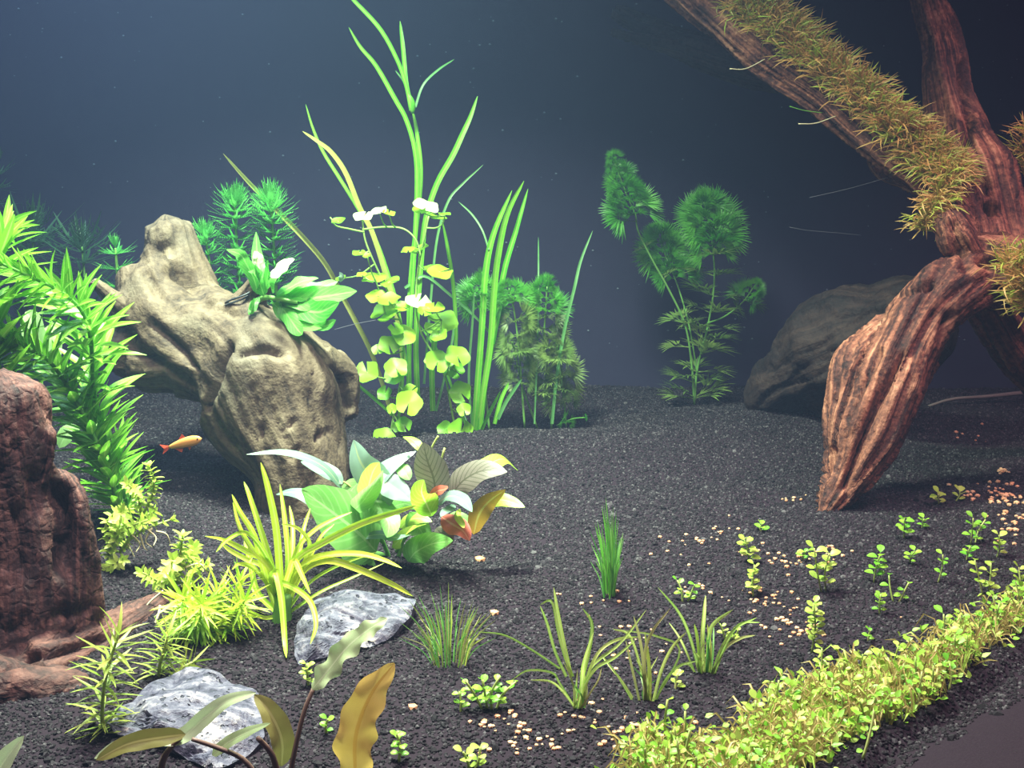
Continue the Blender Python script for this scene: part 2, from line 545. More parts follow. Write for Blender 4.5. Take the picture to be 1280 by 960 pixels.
M['sword'] = leafmat('small_rush_blade', (0.24, 0.44, 0.06), (0.50, 0.58, 0.14), 0.38, vein=(0.60, 0.66, 0.26), veinw=0.14)
M['sprout'] = leafmat('sprout_leaf', (0.14, 0.44, 0.03), (0.36, 0.58, 0.06), 0.4, scale=200)
M['sprout_pale'] = leafmat('pale_sprout_leaf', (0.34, 0.52, 0.06), (0.50, 0.62, 0.13), 0.4, scale=200)
M['sprout_stem'] = leafmat('sprout_stem', (0.36, 0.46, 0.12), (0.48, 0.50, 0.18), 0.3)
M['mat_brown'] = leafmat('withered_runner', (0.34, 0.26, 0.08), (0.52, 0.42, 0.14), 0.3)
M['moss'] = leafmat('moss_olive', (0.28, 0.30, 0.05), (0.48, 0.46, 0.10), 0.3)
M['moss_brown'] = leafmat('moss_tan', (0.48, 0.28, 0.08), (0.70, 0.46, 0.16), 0.3)
M['moss_lime'] = leafmat('moss_lime', (0.36, 0.50, 0.05), (0.52, 0.62, 0.10), 0.3)
M['fish'] = plainmat('orange_fish_skin', (0.62, 0.20, 0.04), (0.76, 0.36, 0.12), 150, 0.35)
M['fin'] = leafmat('red_fin', (0.62, 0.06, 0.04), (0.72, 0.14, 0.06), 0.4)
M['eye'] = plainmat('fish_eye_black', (0.01, 0.01, 0.012), None, 100, 0.2)

# ================================================================== THE SETTING
def build_setting():
    # soil bed: a grid in the pane's own directions so that its edge runs along the glass
    mb = MB()
    st = 0.0042
    s0, s1, q1 = -0.62, 0.92, 1.0
    ns, nq = int((s1 - s0) / st), int(q1 / st)
    idx = {}
    vs, fs = [], []
    grain_faces = []
    def vert(i, j):
        k = (i, j)
        if k not in idx:
            p = PA + PD * (s0 + i * st) + PN * (j * st)
            idx[k] = len(vs)
            vs.append((p.x, p.y, soil(p.x, p.y)))
        return idx[k]
    for i in range(ns):
        for j in range(nq):
            c = PA + PD * (s0 + (i + .5) * st) + PN * ((j + .5) * st)
            if c.y > BACK_Y or abs(c.x) > 0.60 or c.y < 0.02: continue
            fs.append((vert(i, j), vert(i + 1, j), vert(i + 1, j + 1), vert(i, j + 1)))
            if c.y > 0.24 and abs(c.x) < 0.03 + 0.475 * c.y and (c - PA).dot(PN) > 0.036 + 0.006 * noise.noise(Vector((c.x * 60, c.y * 60, 0))): grain_faces.append(fs[-1])
    top = list(fs)
    mb.add(vs, top)
    # the cut face of the soil that leans on the pane
    e, ef = [], []
    for i in range(ns + 1):
        p = PA + PD * (s0 + i * st)
        if p.y < 0.02 or abs(p.x) > 0.6: continue
        e += [(p.x, p.y, soil(p.x, p.y)), (p.x, p.y, -0.05), (p.x, p.y, -0.06)]
    for k in range(len(e) // 3 - 1):
        a = k * 3
        ef += [(a, a + 1, a + 4, a + 3), (a + 1, a + 2, a + 5, a + 4)]
    mb.add(e, ef, mi=1)
    tag(mb.build('floor', [M['soil'], M['skirt']]), 'black aquarium soil bed sloping across the tank floor', 'soil', kind='structure')

    # loose grains over it
    gm = MB()
    used = {}
    gv, gf = [], []
    for f in grain_faces:
        q = []
        for i in f:
            if i not in used:
                used[i] = len(gv)
                gv.append(vs[i])
            q.append(used[i])
        gf.append(tuple(q))
    gm.add(gv, gf)
    g = gm.build('soil_grains', M['grain'])
    tag(g, 'loose black soil grains covering the tank floor', 'soil grains', kind='stuff')
    ng = bpy.data.node_groups.new('scatter_grains', 'GeometryNodeTree')
    ng.interface.new_socket('Geometry', in_out='INPUT', socket_type='NodeSocketGeometry')
    ng.interface.new_socket('Geometry', in_out='OUTPUT', socket_type='NodeSocketGeometry')
    a = ng.nodes.new('NodeGroupInput')
    z = ng.nodes.new('NodeGroupOutput')
    d = ng.nodes.new('GeometryNodeDistributePointsOnFaces')
    d.inputs['Density'].default_value = 620000
    ico = ng.nodes.new('GeometryNodeMeshIcoSphere')
    ico.inputs['Radius'].default_value = 1.0
    ico.inputs['Subdivisions'].default_value = 1
    rs = ng.nodes.new('FunctionNodeRandomValue')
    rs.data_type = 'FLOAT_VECTOR'
    rs.inputs[0].default_value = (0.00034, 0.00034, 0.00028)
    rs.inputs[1].default_value = (0.00092, 0.00092, 0.00078)
    rr = ng.nodes.new('FunctionNodeRandomValue')
    rr.data_type = 'FLOAT_VECTOR'
    rr.inputs[0].default_value = (0, 0, 0)
    rr.inputs[1].default_value = (6.28, 6.28, 6.28)
    inst = ng.nodes.new('GeometryNodeInstanceOnPoints')
    sm = ng.nodes.new('GeometryNodeSetMaterial')
    sm.inputs['Material'].default_value = M['grain']
    L = ng.links.new
    L(a.outputs[0], d.inputs['Mesh'])
    L(d.outputs['Points'], inst.inputs['Points'])
    L(ico.outputs['Mesh'], inst.inputs['Instance'])
    L(rr.outputs[0], inst.inputs['Rotation'])
    L(rs.outputs[0], inst.inputs['Scale'])
    d2 = ng.nodes.new('GeometryNodeDistributePointsOnFaces')
    d2.inputs['Density'].default_value = 11000
    d2.inputs['Seed'].default_value = 5
    rs2 = ng.nodes.new('FunctionNodeRandomValue')
    rs2.data_type = 'FLOAT_VECTOR'
    rs2.inputs[0].default_value = (0.0008, 0.0008, 0.0007)
    rs2.inputs[1].default_value = (0.0019, 0.0019, 0.0015)
    in2 = ng.nodes.new('GeometryNodeInstanceOnPoints')
    L(a.outputs[0], d2.inputs['Mesh'])
    L(d2.outputs['Points'], in2.inputs['Points'])
    L(ico.outputs['Mesh'], in2.inputs['Instance'])
    L(rr.outputs[0], in2.inputs['Rotation'])
    L(rs2.outputs[0], in2.inputs['Scale'])
    jn = ng.nodes.new('GeometryNodeJoinGeometry')
    L(inst.outputs[0], jn.inputs[0])
    L(in2.outputs[0], jn.inputs[0])
    L(jn.outputs[0], sm.inputs['Geometry'])
    L(sm.outputs[0], z.inputs[0])
    md = g.modifiers.new('scatter_grains', 'NODES')
    md.node_group = ng

    def slab(name, a, b, z0, z1, th, mat, label, nrm):
        m = MB()
        a, b = Vector(a), Vector(b)
        n = Vector(nrm).normalized() * th
        ps = []
        for z_ in (z0, z1):
            for p in (a, b, b + n, a + n):
                ps.append((p.x, p.y, z_))
        m.add(ps, [(0, 3, 2, 1), (4, 5, 6, 7), (0, 1, 5, 4), (1, 2, 6, 5), (2, 3, 7, 6), (3, 0, 4, 7)])
        return tag(m.build(name, mat, smooth=False), label, 'glass wall', kind='structure')
    slab('wall_back', (-0.62, BACK_Y), (0.62, BACK_Y), -0.06, 0.50, 0.008, M['backdrop'], 'dark navy back wall of the tank', (0, 1))
    slab('wall_left', (-0.60, -0.30), (-0.60, BACK_Y), -0.06, 0.50, 0.008, M['sidewall'], 'dark side wall of the tank', (-1, 0))
    slab('wall_right', (0.60, 0.70), (0.60, BACK_Y), -0.06, 0.50, 0.008, M['sidewall'], 'short dark side wall beside the chestnut driftwood', (1, 0))
    pa = PA - PD * 0.60 - PN * 0.0015
    pb = PA + PD * 0.70 - PN * 0.0015
    slab('window_1', pa, pb, -0.06, 0.50, 0.005, M['glass'], 'clear front pane of the tank', -PN)
    slab('trim_1', pa - PN * 0.006, pb - PN * 0.006, -0.075, -0.044, 0.008, M['rim'], 'black rim along the foot of the front pane', -PN)

build_setting()

def water():
    m, t, out = nt('cloudy_water')
    v = N(t, 'ShaderNodeVolumeScatter')
    v.inputs['Color'].default_value = (0.40, 0.60, 1.0, 1)
    v.inputs['Density'].default_value = 0.07
    v.inputs['Anisotropy'].default_value = 0.0
    t.links.new(v.outputs[0], out.inputs['Volume'])
    plan = []
    for p in (PA - PD * 0.30, PA + PD * 0.66):
        plan.append((p.x, p.y))
    plan += [(0.595, 0.75), (0.595, BACK_Y - .001), (-0.595, BACK_Y - .001), (-0.595, 0.05)]
    n = len(plan)
    mb = MB()
    mb.add([(x, y, z) for z in (-0.055, 0.445) for (x, y) in plan], [tuple(range(n))[::-1], tuple(range(n, 2 * n))] + [(i, (i + 1) % n, n + (i + 1) % n, n + i) for i in range(n)])
    tag(mb.build('water', m, smooth=False), 'slightly cloudy water filling the tank', 'water', kind='stuff')
water()

# ================================================================== DRIFTWOOD
def driftwood(name, label, chains, mat, base, voxel=0.0017, amp=0.0022, ridge=0.0016, rfreq=(420, 30), dents=(), group=None, seed=0.0, crack=0.0, lump=(16, .003)):
    """chains: lists of (px, py, Y, radius_px); merged into one body, then carved along the grain"""
    mb = MB()
    lines = []
    for ch in chains:
        pts = []
        for (px, py, Y, rp) in ch:
            p = P(px, py, Y)
            pts.append(Vector((p.x, p.y, p.z, rp * Y / F)))
        c = spline(pts, max(8, len(pts) * 5))
        lines.append(c)
        ps = [Vector(q[:3]) for q in c]
        tg = tangents(ps)
        ref = Vector((0.2, -0.9, 0.35))
        sides = 14
        vs, fs = [], []
        vs.append(ps[0] - tg[0] * c[0][3] * 0.5)
        for i, (p, t) in enumerate(zip(ps, tg)):
            a = t.cross(ref).normalized()
            b = t.cross(a)
            r = max(0.0012, c[i][3])
            for j in range(sides):
                th = 2 * math.pi * j / sides
                k = 1 + 0.16 * noise.noise(Vector((math.cos(th) * 1.3 + seed, math.sin(th) * 1.3, i * 0.12)))
                vs.append(p + (a * math.cos(th) + b * math.sin(th)) * r * k)
        vs.append(ps[-1] + tg[-1] * c[-1][3] * 0.5)
        n = len(ps)
        for j in range(sides):
            q = (j + 1) % sides
            fs.append((0, 1 + q, 1 + j))
            fs.append((len(vs) - 1, 1 + (n - 1) * sides + j, 1 + (n - 1) * sides + q))
            for i in range(n - 1):
                o = 1 + i * sides
                fs.append((o + j, o + q, o + sides + q, o + sides + j))
        mb.add(vs, fs)
    me = mb.mesh(name + '_rough', mat)
    tmp = bpy.data.objects.new('tmp_rough', me)
    COL.objects.link(tmp)
    md = tmp.modifiers.new('r', 'REMESH')
    md.mode = 'VOXEL'
    md.voxel_size = voxel
    sm = tmp.modifiers.new('s', 'SMOOTH')
    sm.iterations = 4
    sm.factor = 0.5
    dg = bpy.context.evaluated_depsgraph_get()
    out = bpy.data.meshes.new_from_object(tmp.evaluated_get(dg))
    bpy.data.objects.remove(tmp)
    out.name = name
    segs = []
    off = 0.0
    for c in lines:
        s = off
        for i in range(len(c) - 1):
            a, b = Vector(c[i][:3]), Vector(c[i + 1][:3])
            L = (b - a).length
            segs.append((a, b - a, L, s, max(1e-4, (c[i][3] + c[i + 1][3]) / 2)))
            s += L
        off += 0.37
    import numpy as np
    nv = len(out.vertices)
    co = np.empty(nv * 3)
    out.vertices.foreach_get('co', co)
    co = co.reshape(-1, 3)
    nr = np.empty(nv * 3)
    out.vertices.foreach_get('normal', nr)
    nr = nr.reshape(-1, 3)
    A = np.array([s[0] for s in segs]); B = np.array([s[1] for s in segs])
    Ls = np.array([s[2] for s in segs]); S0 = np.array([s[3] for s in segs]); RR = np.array([s[4] for s in segs])
    best = np.full(nv, 1e9); along = np.zeros(nv)
    rad = np.zeros((nv, 3))
    for k in range(len(segs)):
        d = co - A[k]
        t = np.clip(d @ B[k] / max(1e-9, Ls[k] ** 2), 0, 1)
        q = d - t[:, None] * B[k]
        dist = np.linalg.norm(q, axis=1) / RR[k]
        w = dist < best
        best[w] = dist[w]
        along[w] = S0[k] + t[w] * Ls[k]
        bh = B[k] / max(1e-9, Ls[k])
        q = q - (q @ bh)[:, None] * bh
        rad[w] = q[w]
    grain = np.zeros((nv, 3))
    new = co.copy()
    fr, fa = rfreq
    from mathutils.bvhtree import BVHTree
    bvh = BVHTree.FromPolygons([tuple(v) for v in co.tolist()], [tuple(p.vertices) for p in out.polygons])
    dl = []
    for (line, r, dep) in dents:
        n = max(1, int(sum((Vector(line[k + 1]) - Vector(line[k])).length for k in range(len(line) - 1)) / r)) if len(line) > 1 else 1
        for q in (spline([Vector(l) for l in line], n) if len(line) > 1 else [Vector(line[0])]):
            hit = bvh.ray_cast(Vector((0, 0, CAMH)), ray(q.x, q.y).normalized())[0]
            if hit is not None: dl.append((hit, r * hit.y / F, dep))
    sv = Vector((seed, seed * 0.7, seed * 1.3))
    for i in range(nv):
        r = rad[i]
        l = math.sqrt(r[0] ** 2 + r[1] ** 2 + r[2] ** 2) or 1e-6
        # across coordinate: direction around the axis times a fixed radius keeps the streaks parallel
        rr = 0.5 * l + 0.012
        gx, gy = r[0] / l * rr, (r[2] - r[1] * 0.5) / l * rr
        grain[i] = (gx, gy, along[i])
        p = Vector(co[i])
        w = fbm(p * 22 + sv, 2) * 0.012
        n1 = noise.noise(Vector((gx * fr, gy * fr, (along[i] + w) * fa)) + sv)
        n2 = noise.noise(Vector((gx * fr * 2.3, gy * fr * 2.3, (along[i] + w) * fa * 2)) + sv)
        h = lump[1] * fbm(p * lump[0] + sv, 2) + amp * fbm(p * 48 + sv, 2) * 0.7 + ridge * (0.65 * n1 + 0.35 * n2)
        if crack:
            k = abs(n1)
            if k < 0.10: h -= crack * (1 - k / 0.10)
        h += 0.25 * amp * noise.noise(p * 210 + sv)
        for (c, rad_, dep) in dl:
            dd = (p - c).length_squared / (rad_ * rad_)
            if dd < 6: h -= dep * math.exp(-dd)
        new[i] = co[i] + nr[i] * h
    b = Vector(base)
    out.vertices.foreach_set('co', (new - np.array(b[:])).ravel())
    at = out.attributes.new('grain', 'FLOAT_VECTOR', 'POINT')
    at.data.foreach_set('vector', grain.ravel())
    out.polygons.foreach_set('use_smooth', [True] * len(out.polygons))
    out.materials.clear()
    out.materials.append(mat)
    out.update()
    o = link(name, out)
    o.location = b
    tag(o, label, 'driftwood', group)
    return o

wood_pale = driftwood('driftwood', 'large pale grey-brown driftwood stump leaning with a hollow underneath', [
    [(388, 672, .535, 52), (380, 640, .535, 58), (374, 590, .54, 68), (352, 535, .55, 88), (335, 485, .56, 96), (298, 446, .57, 80), (245, 425, .58, 74), (205, 390, .585, 64), (185, 345, .59, 44)],
    [(250, 436, .575, 62), (195, 446, .575, 48), (160, 444, .575, 34), (150, 452, .57, 26)],
    [(300, 408, .57, 40), (310, 376, .565, 22), (326, 350, .56, 17)],
    [(178, 400, .57, 18), (148, 378, .565, 11), (116, 350, .56, 7)],
    [(395, 470, .57, 48), (424, 478, .575, 28), (441, 524, .57, 14)],
    [(225, 385, .595, 62), (216, 322, .60, 42), (210, 286, .605, 36), (208, 276, .605, 30)],
    [(172, 370, .58, 30), (158, 336, .585, 17)],
], M['wood_pale'], (-0.09, 0.54, 0), dents=[([(286, 436), (268, 468), (250, 512)], 8, .006), ([(300, 446), (330, 440), (352, 448)], 5, .0025), ([(218, 338), (240, 352), (256, 378)], 11, .004), ([(342, 388), (346, 398)], 9, .005),
    ([(158, 428), (195, 452), (235, 482)], 6, .0035), ([(190, 405), (220, 432), (240, 462)], 5, .003), ([(196, 312), (214, 306)], 9, .003), ([(366, 526), (362, 534)], 3, .002), ([(325, 534), (326, 548)], 3, .002), ([(404, 540), (396, 550)], 3, .002), ([(372, 560), (364, 572)], 3, .002),
    ([(262, 525), (285, 560)], 9, .003), ([(148, 405), (170, 420)], 6, .003), ([(395, 440), (425, 475), (440, 510)], 5, .0025), ([(300, 395), (272, 385)], 8, .003), ([(180, 340), (200, 372)], 6, .002)],
    rfreq=(120, 10), ridge=0.0016, amp=0.0012, seed=3.1, lump=(17, .0038), crack=.0011)

wood_red = driftwood('driftwood', 'dark red-brown driftwood stump with a rounded top and spreading root', [
    [(10, 915, .37, 112), (15, 870, .37, 106), (24, 780, .375, 90), (22, 690, .375, 74), (12, 610, .375, 60), (6, 550, .375, 60), (2, 500, .375, 58), (0, 482, .375, 48)],
    [(85, 810, .375, 46), (92, 730, .375, 34), (92, 660, .375, 26), (82, 610, .378, 20), (74, 590, .38, 12)],
    [(40, 850, .36, 78), (110, 815, .375, 44), (165, 782, .395, 24), (212, 748, .42, 12)],
    [(-20, 870, .34, 64), (50, 866, .338, 38), (110, 856, .345, 20)],
    [(62, 535, .372, 12), (60, 565, .372, 14), (50, 600, .372, 18)],
], M['wood_red'], (-0.15, 0.36, 0), rfreq=(170, 34), ridge=0.0020, amp=0.0016, seed=8.7, crack=0.0018, lump=(16, .002),
    dents=[([(74, 612), (82, 660), (80, 715)], 8, .005), ([(40, 590), (48, 640)], 8, .0012), ([(20, 640), (30, 720)], 10, .0015), ([(66, 520), (70, 532)], 4, .002), ([(70, 770), (110, 760)], 7, .002), ([(60, 820), (130, 800)], 5, .0025), ([(0, 835), (60, 815)], 5, .0025)])

wood_root = driftwood('driftwood', 'tall chestnut driftwood root with a mossy arm and one foot on the soil', [
    [(1150, -30, .66, 14), (1172, 40, .66, 19), (1186, 110, .65, 28), (1203, 180, .64, 37), (1228, 250, .62, 50), (1244, 310, .605, 54), (1236, 345, .595, 44)],
    [(1240, 340, .59, 42), (1188, 366, .575, 42), (1146, 408, .565, 44), (1112, 470, .555, 48), (1088, 540, .545, 42), (1062, 600, .535, 30), (1036, 640, .529, 13), (1022, 660, .525, 6)],
    [(1120, 415, .57, 34), (1076, 450, .562, 30), (1054, 510, .553, 20), (1036, 590, .54, 10), (1022, 652, .53, 5)],
    [(1225, 320, .60, 34), (1180, 250, .61, 24), (1112, 190, .62, 21), (1040, 125, .64, 24), (970, 75, .66, 27), (910, 20, .68, 29), (850, -40, .70, 32)],
    [(1215, 335, .585, 24), (1196, 296, .58, 19), (1186, 272, .58, 12)],
    [(1150, 225, .63, 20), (1110, 214, .64, 13), (1090, 195, .64, 8)],
    [(1245, 330, .585, 42), (1300, 350, .57, 42), (1350, 420, .56, 36)],
    [(1225, 365, .60, 30), (1262, 428, .61, 28), (1305, 480, .62, 26), (1360, 560, .62, 24)],
], M['wood_root'], (0.16, 0.53, 0), rfreq=(190, 8), ridge=0.0036, amp=0.0014, seed=5.3, crack=0.0018, lump=(20, .003),
    dents=[([(1204, 80), (1212, 130), (1208, 180)], 6, .005), ([(1232, 256), (1246, 262)], 7, .005), ([(1228, 328), (1256, 334)], 8, .005), ([(1165, 355), (1120, 372), (1092, 400)], 5, .004), ([(1190, 395), (1180, 420)], 8, .004), ([(1130, 440), (1090, 520), (1056, 610)], 5, .004), ([(1100, 440), (1062, 520), (1040, 590)], 5, .003), ([(1190, 280), (1210, 340)], 5, .003), ([(1170, 390), (1120, 480)], 4, .003), ([(1028, 600), (1040, 560)], 5, .003), ([(1220, 210), (1235, 240)], 6, .003)])

driftwood('driftwood', 'driftwood trunk behind the chestnut leg, its colour darkened for shade', [  # shade below the arm painted in by the darker wood
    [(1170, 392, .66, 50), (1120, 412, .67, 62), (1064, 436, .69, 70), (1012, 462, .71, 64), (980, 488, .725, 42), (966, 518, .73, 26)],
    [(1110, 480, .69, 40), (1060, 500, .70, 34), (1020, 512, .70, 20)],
], M['wood_shaded'], (0.20, 0.69, 0), rfreq=(130, 14), ridge=0.004, amp=0.003, seed=11.3, crack=0.0022, lump=(24, .007))
driftwood('driftwood', 'slender branch high up behind the mossy arm, its colour darkened for lack of light', [  # unlit look comes from the darkened wood colour
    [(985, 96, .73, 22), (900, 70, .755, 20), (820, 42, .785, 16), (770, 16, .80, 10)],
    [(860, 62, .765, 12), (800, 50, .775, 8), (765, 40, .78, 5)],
], M['wood_shaded'], tuple(P(985, 96, .73)), rfreq=(240, 14), ridge=0.002, amp=0.0014, seed=13.9, crack=0.001)

# ================================================================== STONES
def stone(name, label, outline, ytop, ybot, d0, d1, thick, seed):
    """outline in pixels of the face towards the viewer; it leans back from distance d0 (foot) to d1 (top)"""
    n = 72
    cl = spline([Vector((a, b)) for a, b in outline + outline[:1]], n)[:-1]
    cx = sum(p.x for p in cl) / n
    cy = sum(p.y for p in cl) / n
    rings = 20
    vs, fs = [], []
    sv = Vector((seed, seed, seed))
    back = Vector((0, 0.55, -0.85)).normalized()
    nrm = Vector((0, -0.62, 0.78))
    for k in range(rings + 1):
        q = k / rings
        for i in range(n):
            p = Vector((cx, cy)).lerp(cl[i], q if k else 0.001)
            d = d0 + (d1 - d0) * (ybot - p.y) / (ybot - ytop)
            w = P(p.x, p.y, d)
            jag = fbm(w * 70 + sv, 4)
            cells = noise.cell_vector(Vector((w.x * 90, w.y * 60, w.z * 90)) + sv).x - 0.5
            h = 0.0045 * (1 - q ** 3) + 0.0032 * jag + 0.0012 * cells * (1 - q ** 6)
            w = w + nrm * h + (Vector((noise.noise(w * 160 + sv), 0, noise.noise(w * 160 - sv))) * 0.0016 * q)
            vs.append(w)
    for k in range(1, 7):
        q = k / 6
        for i in range(n):
            w = vs[rings * n + i]
            c = P(cx, cy, (d0 + d1) / 2)
            sh = 1 - 0.28 * q * q
            p = c + (w - c) * sh + back * thick * q
            vs.append(p + Vector((1, 0, 0)) * 0.0016 * noise.noise(p * 150 + sv))
    tot = rings + 7
    for k in range(tot - 1):
        for i in range(n):
            j = (i + 1) % n
            fs.append((k * n + i, k * n + j, (k + 1) * n + j, (k + 1) * n + i))
    fs.append(tuple((tot - 1) * n + i for i in range(n))[::-1])
    m = MB()
    base = G(cx, ybot)
    m.add([Vector(v) - base for v in vs], fs)
    me = m.mesh(name, M['rock'], smooth=False)
    o = link(name, me)
    o.location = base
    tag(o, label, 'stone', 'violet-grey stones')
    return o

gy = G(440, 826).y
stone('stone', 'violet-grey stone with a flat pitted top beneath the strap-leaved plant', [(369, 782), (381, 763), (410, 746), (440, 741), (468, 746), (497, 743), (519, 752), (511, 772), (498, 788), (476, 801), (446, 812), (414, 818), (392, 824), (370, 826)], 741, 826, gy - 0.002, gy + 0.042, 0.03, 1.7)
gy = G(240, 955).y
stone('stone', 'whitish violet stone, the larger one, under the long drooping leaf', [(134, 907), (158, 880), (185, 858), (212, 842), (243, 834), (272, 842), (296, 858), (318, 862), (332, 880), (330, 912), (316, 940), (285, 957), (262, 960), (236, 944), (200, 930), (160, 922)], 834, 958, gy - 0.004, gy + 0.045, 0.03, 4.4)

# ================================================================== LEAF SHAPES (shared by alike leaves; along +Y, unit length)
def leaf_mesh(name, mat, width=0.2, a=0.8, b=0.8, bend=0.0, fold=0.25, n=7, nx=2, wave=0.0, stalk=0.0, curl=0.0):
    mb = MB()
    pts = [Vector((0, stalk + (1 - stalk) * i / 4, -bend * (i / 4) ** 2)) for i in range(5)]
    blade(mb, pts, width, (0, 0, 1), n=n, nx=nx, a=a, b=b, fold=fold, wave=wave, curl=curl)
    if stalk: tube(mb, [Vector((0, 0, 0)), Vector((0, stalk * 1.1, 0))], 0.012, 0.012, 4, 2)
    return mb.mesh(name, mat)

def fan_mesh(name, mat, n=13, spread=150, w=0.034, seed=1):
    """a finely divided fan leaf: forked threads on a short stalk"""
    rnd = random.Random(seed)
    mb = MB()
    tube(mb, [Vector((0, 0, 0)), Vector((0, 0.16, 0))], 0.02, 0.018, 3, 2)
    for i in range(n):
        a0 = math.radians((i / (n - 1) - 0.5) * spread * 0.75)
        d = Vector((math.sin(a0), math.cos(a0), 0))
        mid = Vector((0, 0.14, 0)) + d * 0.38 + Vector((0, 0, rnd.uniform(-.05, .05)))
        ribbon(mb, [Vector((0, 0.14, 0)), mid], w, n=1, facing=(0, 0, 1), fold=0, tip=0.01)
        for s in (-1, 0, 1):
            a1 = math.radians((i / (n - 1) - 0.5) * spread + s * spread / n * 0.55)
            d1 = Vector((math.sin(a1), math.cos(a1), 0))
            tipp = Vector((0, 0.12, 0)) + d1 * rnd.uniform(0.74, 0.92) + Vector((0, 0, rnd.uniform(-.1, .12)))
            ribbon(mb, [mid, mid.lerp(tipp, .5) + Vector((0, 0, .03)), tipp], w * 1.1, n=2, facing=(0, 0, 1), fold=0, tip=0.4)
    return mb.mesh(name, mat)

def feather_mesh(name, mat, n=6, w=0.034):
    """a narrow feathery leaf: a midrib with side threads swept to the tip"""
    mb = MB()
    ribbon(mb, [Vector((0, 0, 0)), Vector((0, .5, .06)), Vector((0, 1, .22))], w * 1.6, n=4, facing=(0, 0, 1), fold=0.1)
    for i in range(n):
        y = 0.22 + 0.62 * i / n
        L = 0.30 * (1 - 0.55 * i / n)
        for s in (-1, 1):
            ribbon(mb, [Vector((0, y, 0)), Vector((s * L * .55, y + L * .75, .03))], w, n=2, facing=(0, 0, 1), fold=0, tip=.6)
    return mb.mesh(name, mat)

def disc_mesh(name, mat, seed=0, cup=0.16):
    """a round, notched, scalloped leaf; stalk joint at the origin, radius 1"""
    mb = MB()
    n, rings = 22, 3
    vs, fs, uvs = [Vector((0, 0, 0))], [], [(0.5, 0.5)]
    gap = 0.16
    for k in range(1, rings + 1):
        q = k / rings
        for i in range(n):
            th = gap + (2 * math.pi - 2 * gap) * i / (n - 1) - math.pi / 2
            r = q * (1 + 0.07 * math.sin(5.0 * th + seed) + 0.03 * math.sin(11 * th))
            z = cup * q * q + 0.09 * q * q * math.sin(3 * th + seed * 2) - 0.03 * q
            vs.append(Vector((r * math.cos(th), r * math.sin(th), z)))
            uvs.append((0.5 + 0.5 * r * math.cos(th), 0.5 + 0.5 * r * math.sin(th)))
    for i in range(n - 1):
        fs.append((0, 1 + i, 2 + i))
        for k in range(rings - 1):
            a = 1 + k * n + i
            fs.append((a, a + n, a + n + 1, a + 1))
    mb.add(vs, fs, uvs)
    return mb.mesh(name, mat)

LM = {
    'egeria': [leaf_mesh('waterweed_leaf', M['egeria'], 0.19, 0.75, 0.75, b_, 0.3, 6, 2) for b_ in (0.10, 0.28, -0.05)],
    'ambulia': [feather_mesh('feather_leaf', M['ambulia'])],
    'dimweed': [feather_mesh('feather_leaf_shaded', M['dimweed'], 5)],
    'cabomba': [fan_mesh('fan_leaf', M['cabomba'], 15, 125, 0.030, s) for s in (1, 2)],
    'cabomba_dim': [fan_mesh('fan_leaf_olive', M['cabomba_dim'], 13, 125, 0.032, s) for s in (3, 4)],
    'cabomba_thin': [fan_mesh('fan_leaf_sparse', M['cabomba_dim'], 7, 95, 0.045, s) for s in (5, 6)],
    'penny': [disc_mesh('round_leaf', M['penny'], s, c) for s, c in ((0, .14), (2, .24), (4, .05))],
    'penny_overlit': [disc_mesh('round_leaf_overlit', M['penny_overlit'], s, c_) for s, c_ in ((1, .14), (3, .2))],
    'rotala': [leaf_mesh('small_oval_leaf', M['rotala'], 0.46, 0.9, 0.7, b_, 0.2, 5, 2) for b_ in (0.1, 0.3)],
    'pogo': [leaf_mesh('needle_leaf', M['pogo'], 0.10, 0.6, 0.7, b_, 0.2, 6, 2) for b_ in (0.15, 0.35, 0.0)],
    'spike': [leaf_mesh('needle_leaf_olive', M['spike'], 0.11, 0.6, 0.7, b_, 0.2, 6, 2) for b_ in (0.1, 0.3, 0.0)],
    'sprout': [leaf_mesh('sprout_leaf', M['sprout'], 0.72, 1.2, 0.65, b_, 0.22, 6, 4, stalk=0.15) for b_ in (0.1, 0.3)],
    'sprout_pale': [leaf_mesh('sprout_leaf_pale', M['sprout_pale'], 0.72, 1.2, 0.65, b_, 0.22, 6, 4, stalk=0.15) for b_ in (0.05, 0.3)],
}

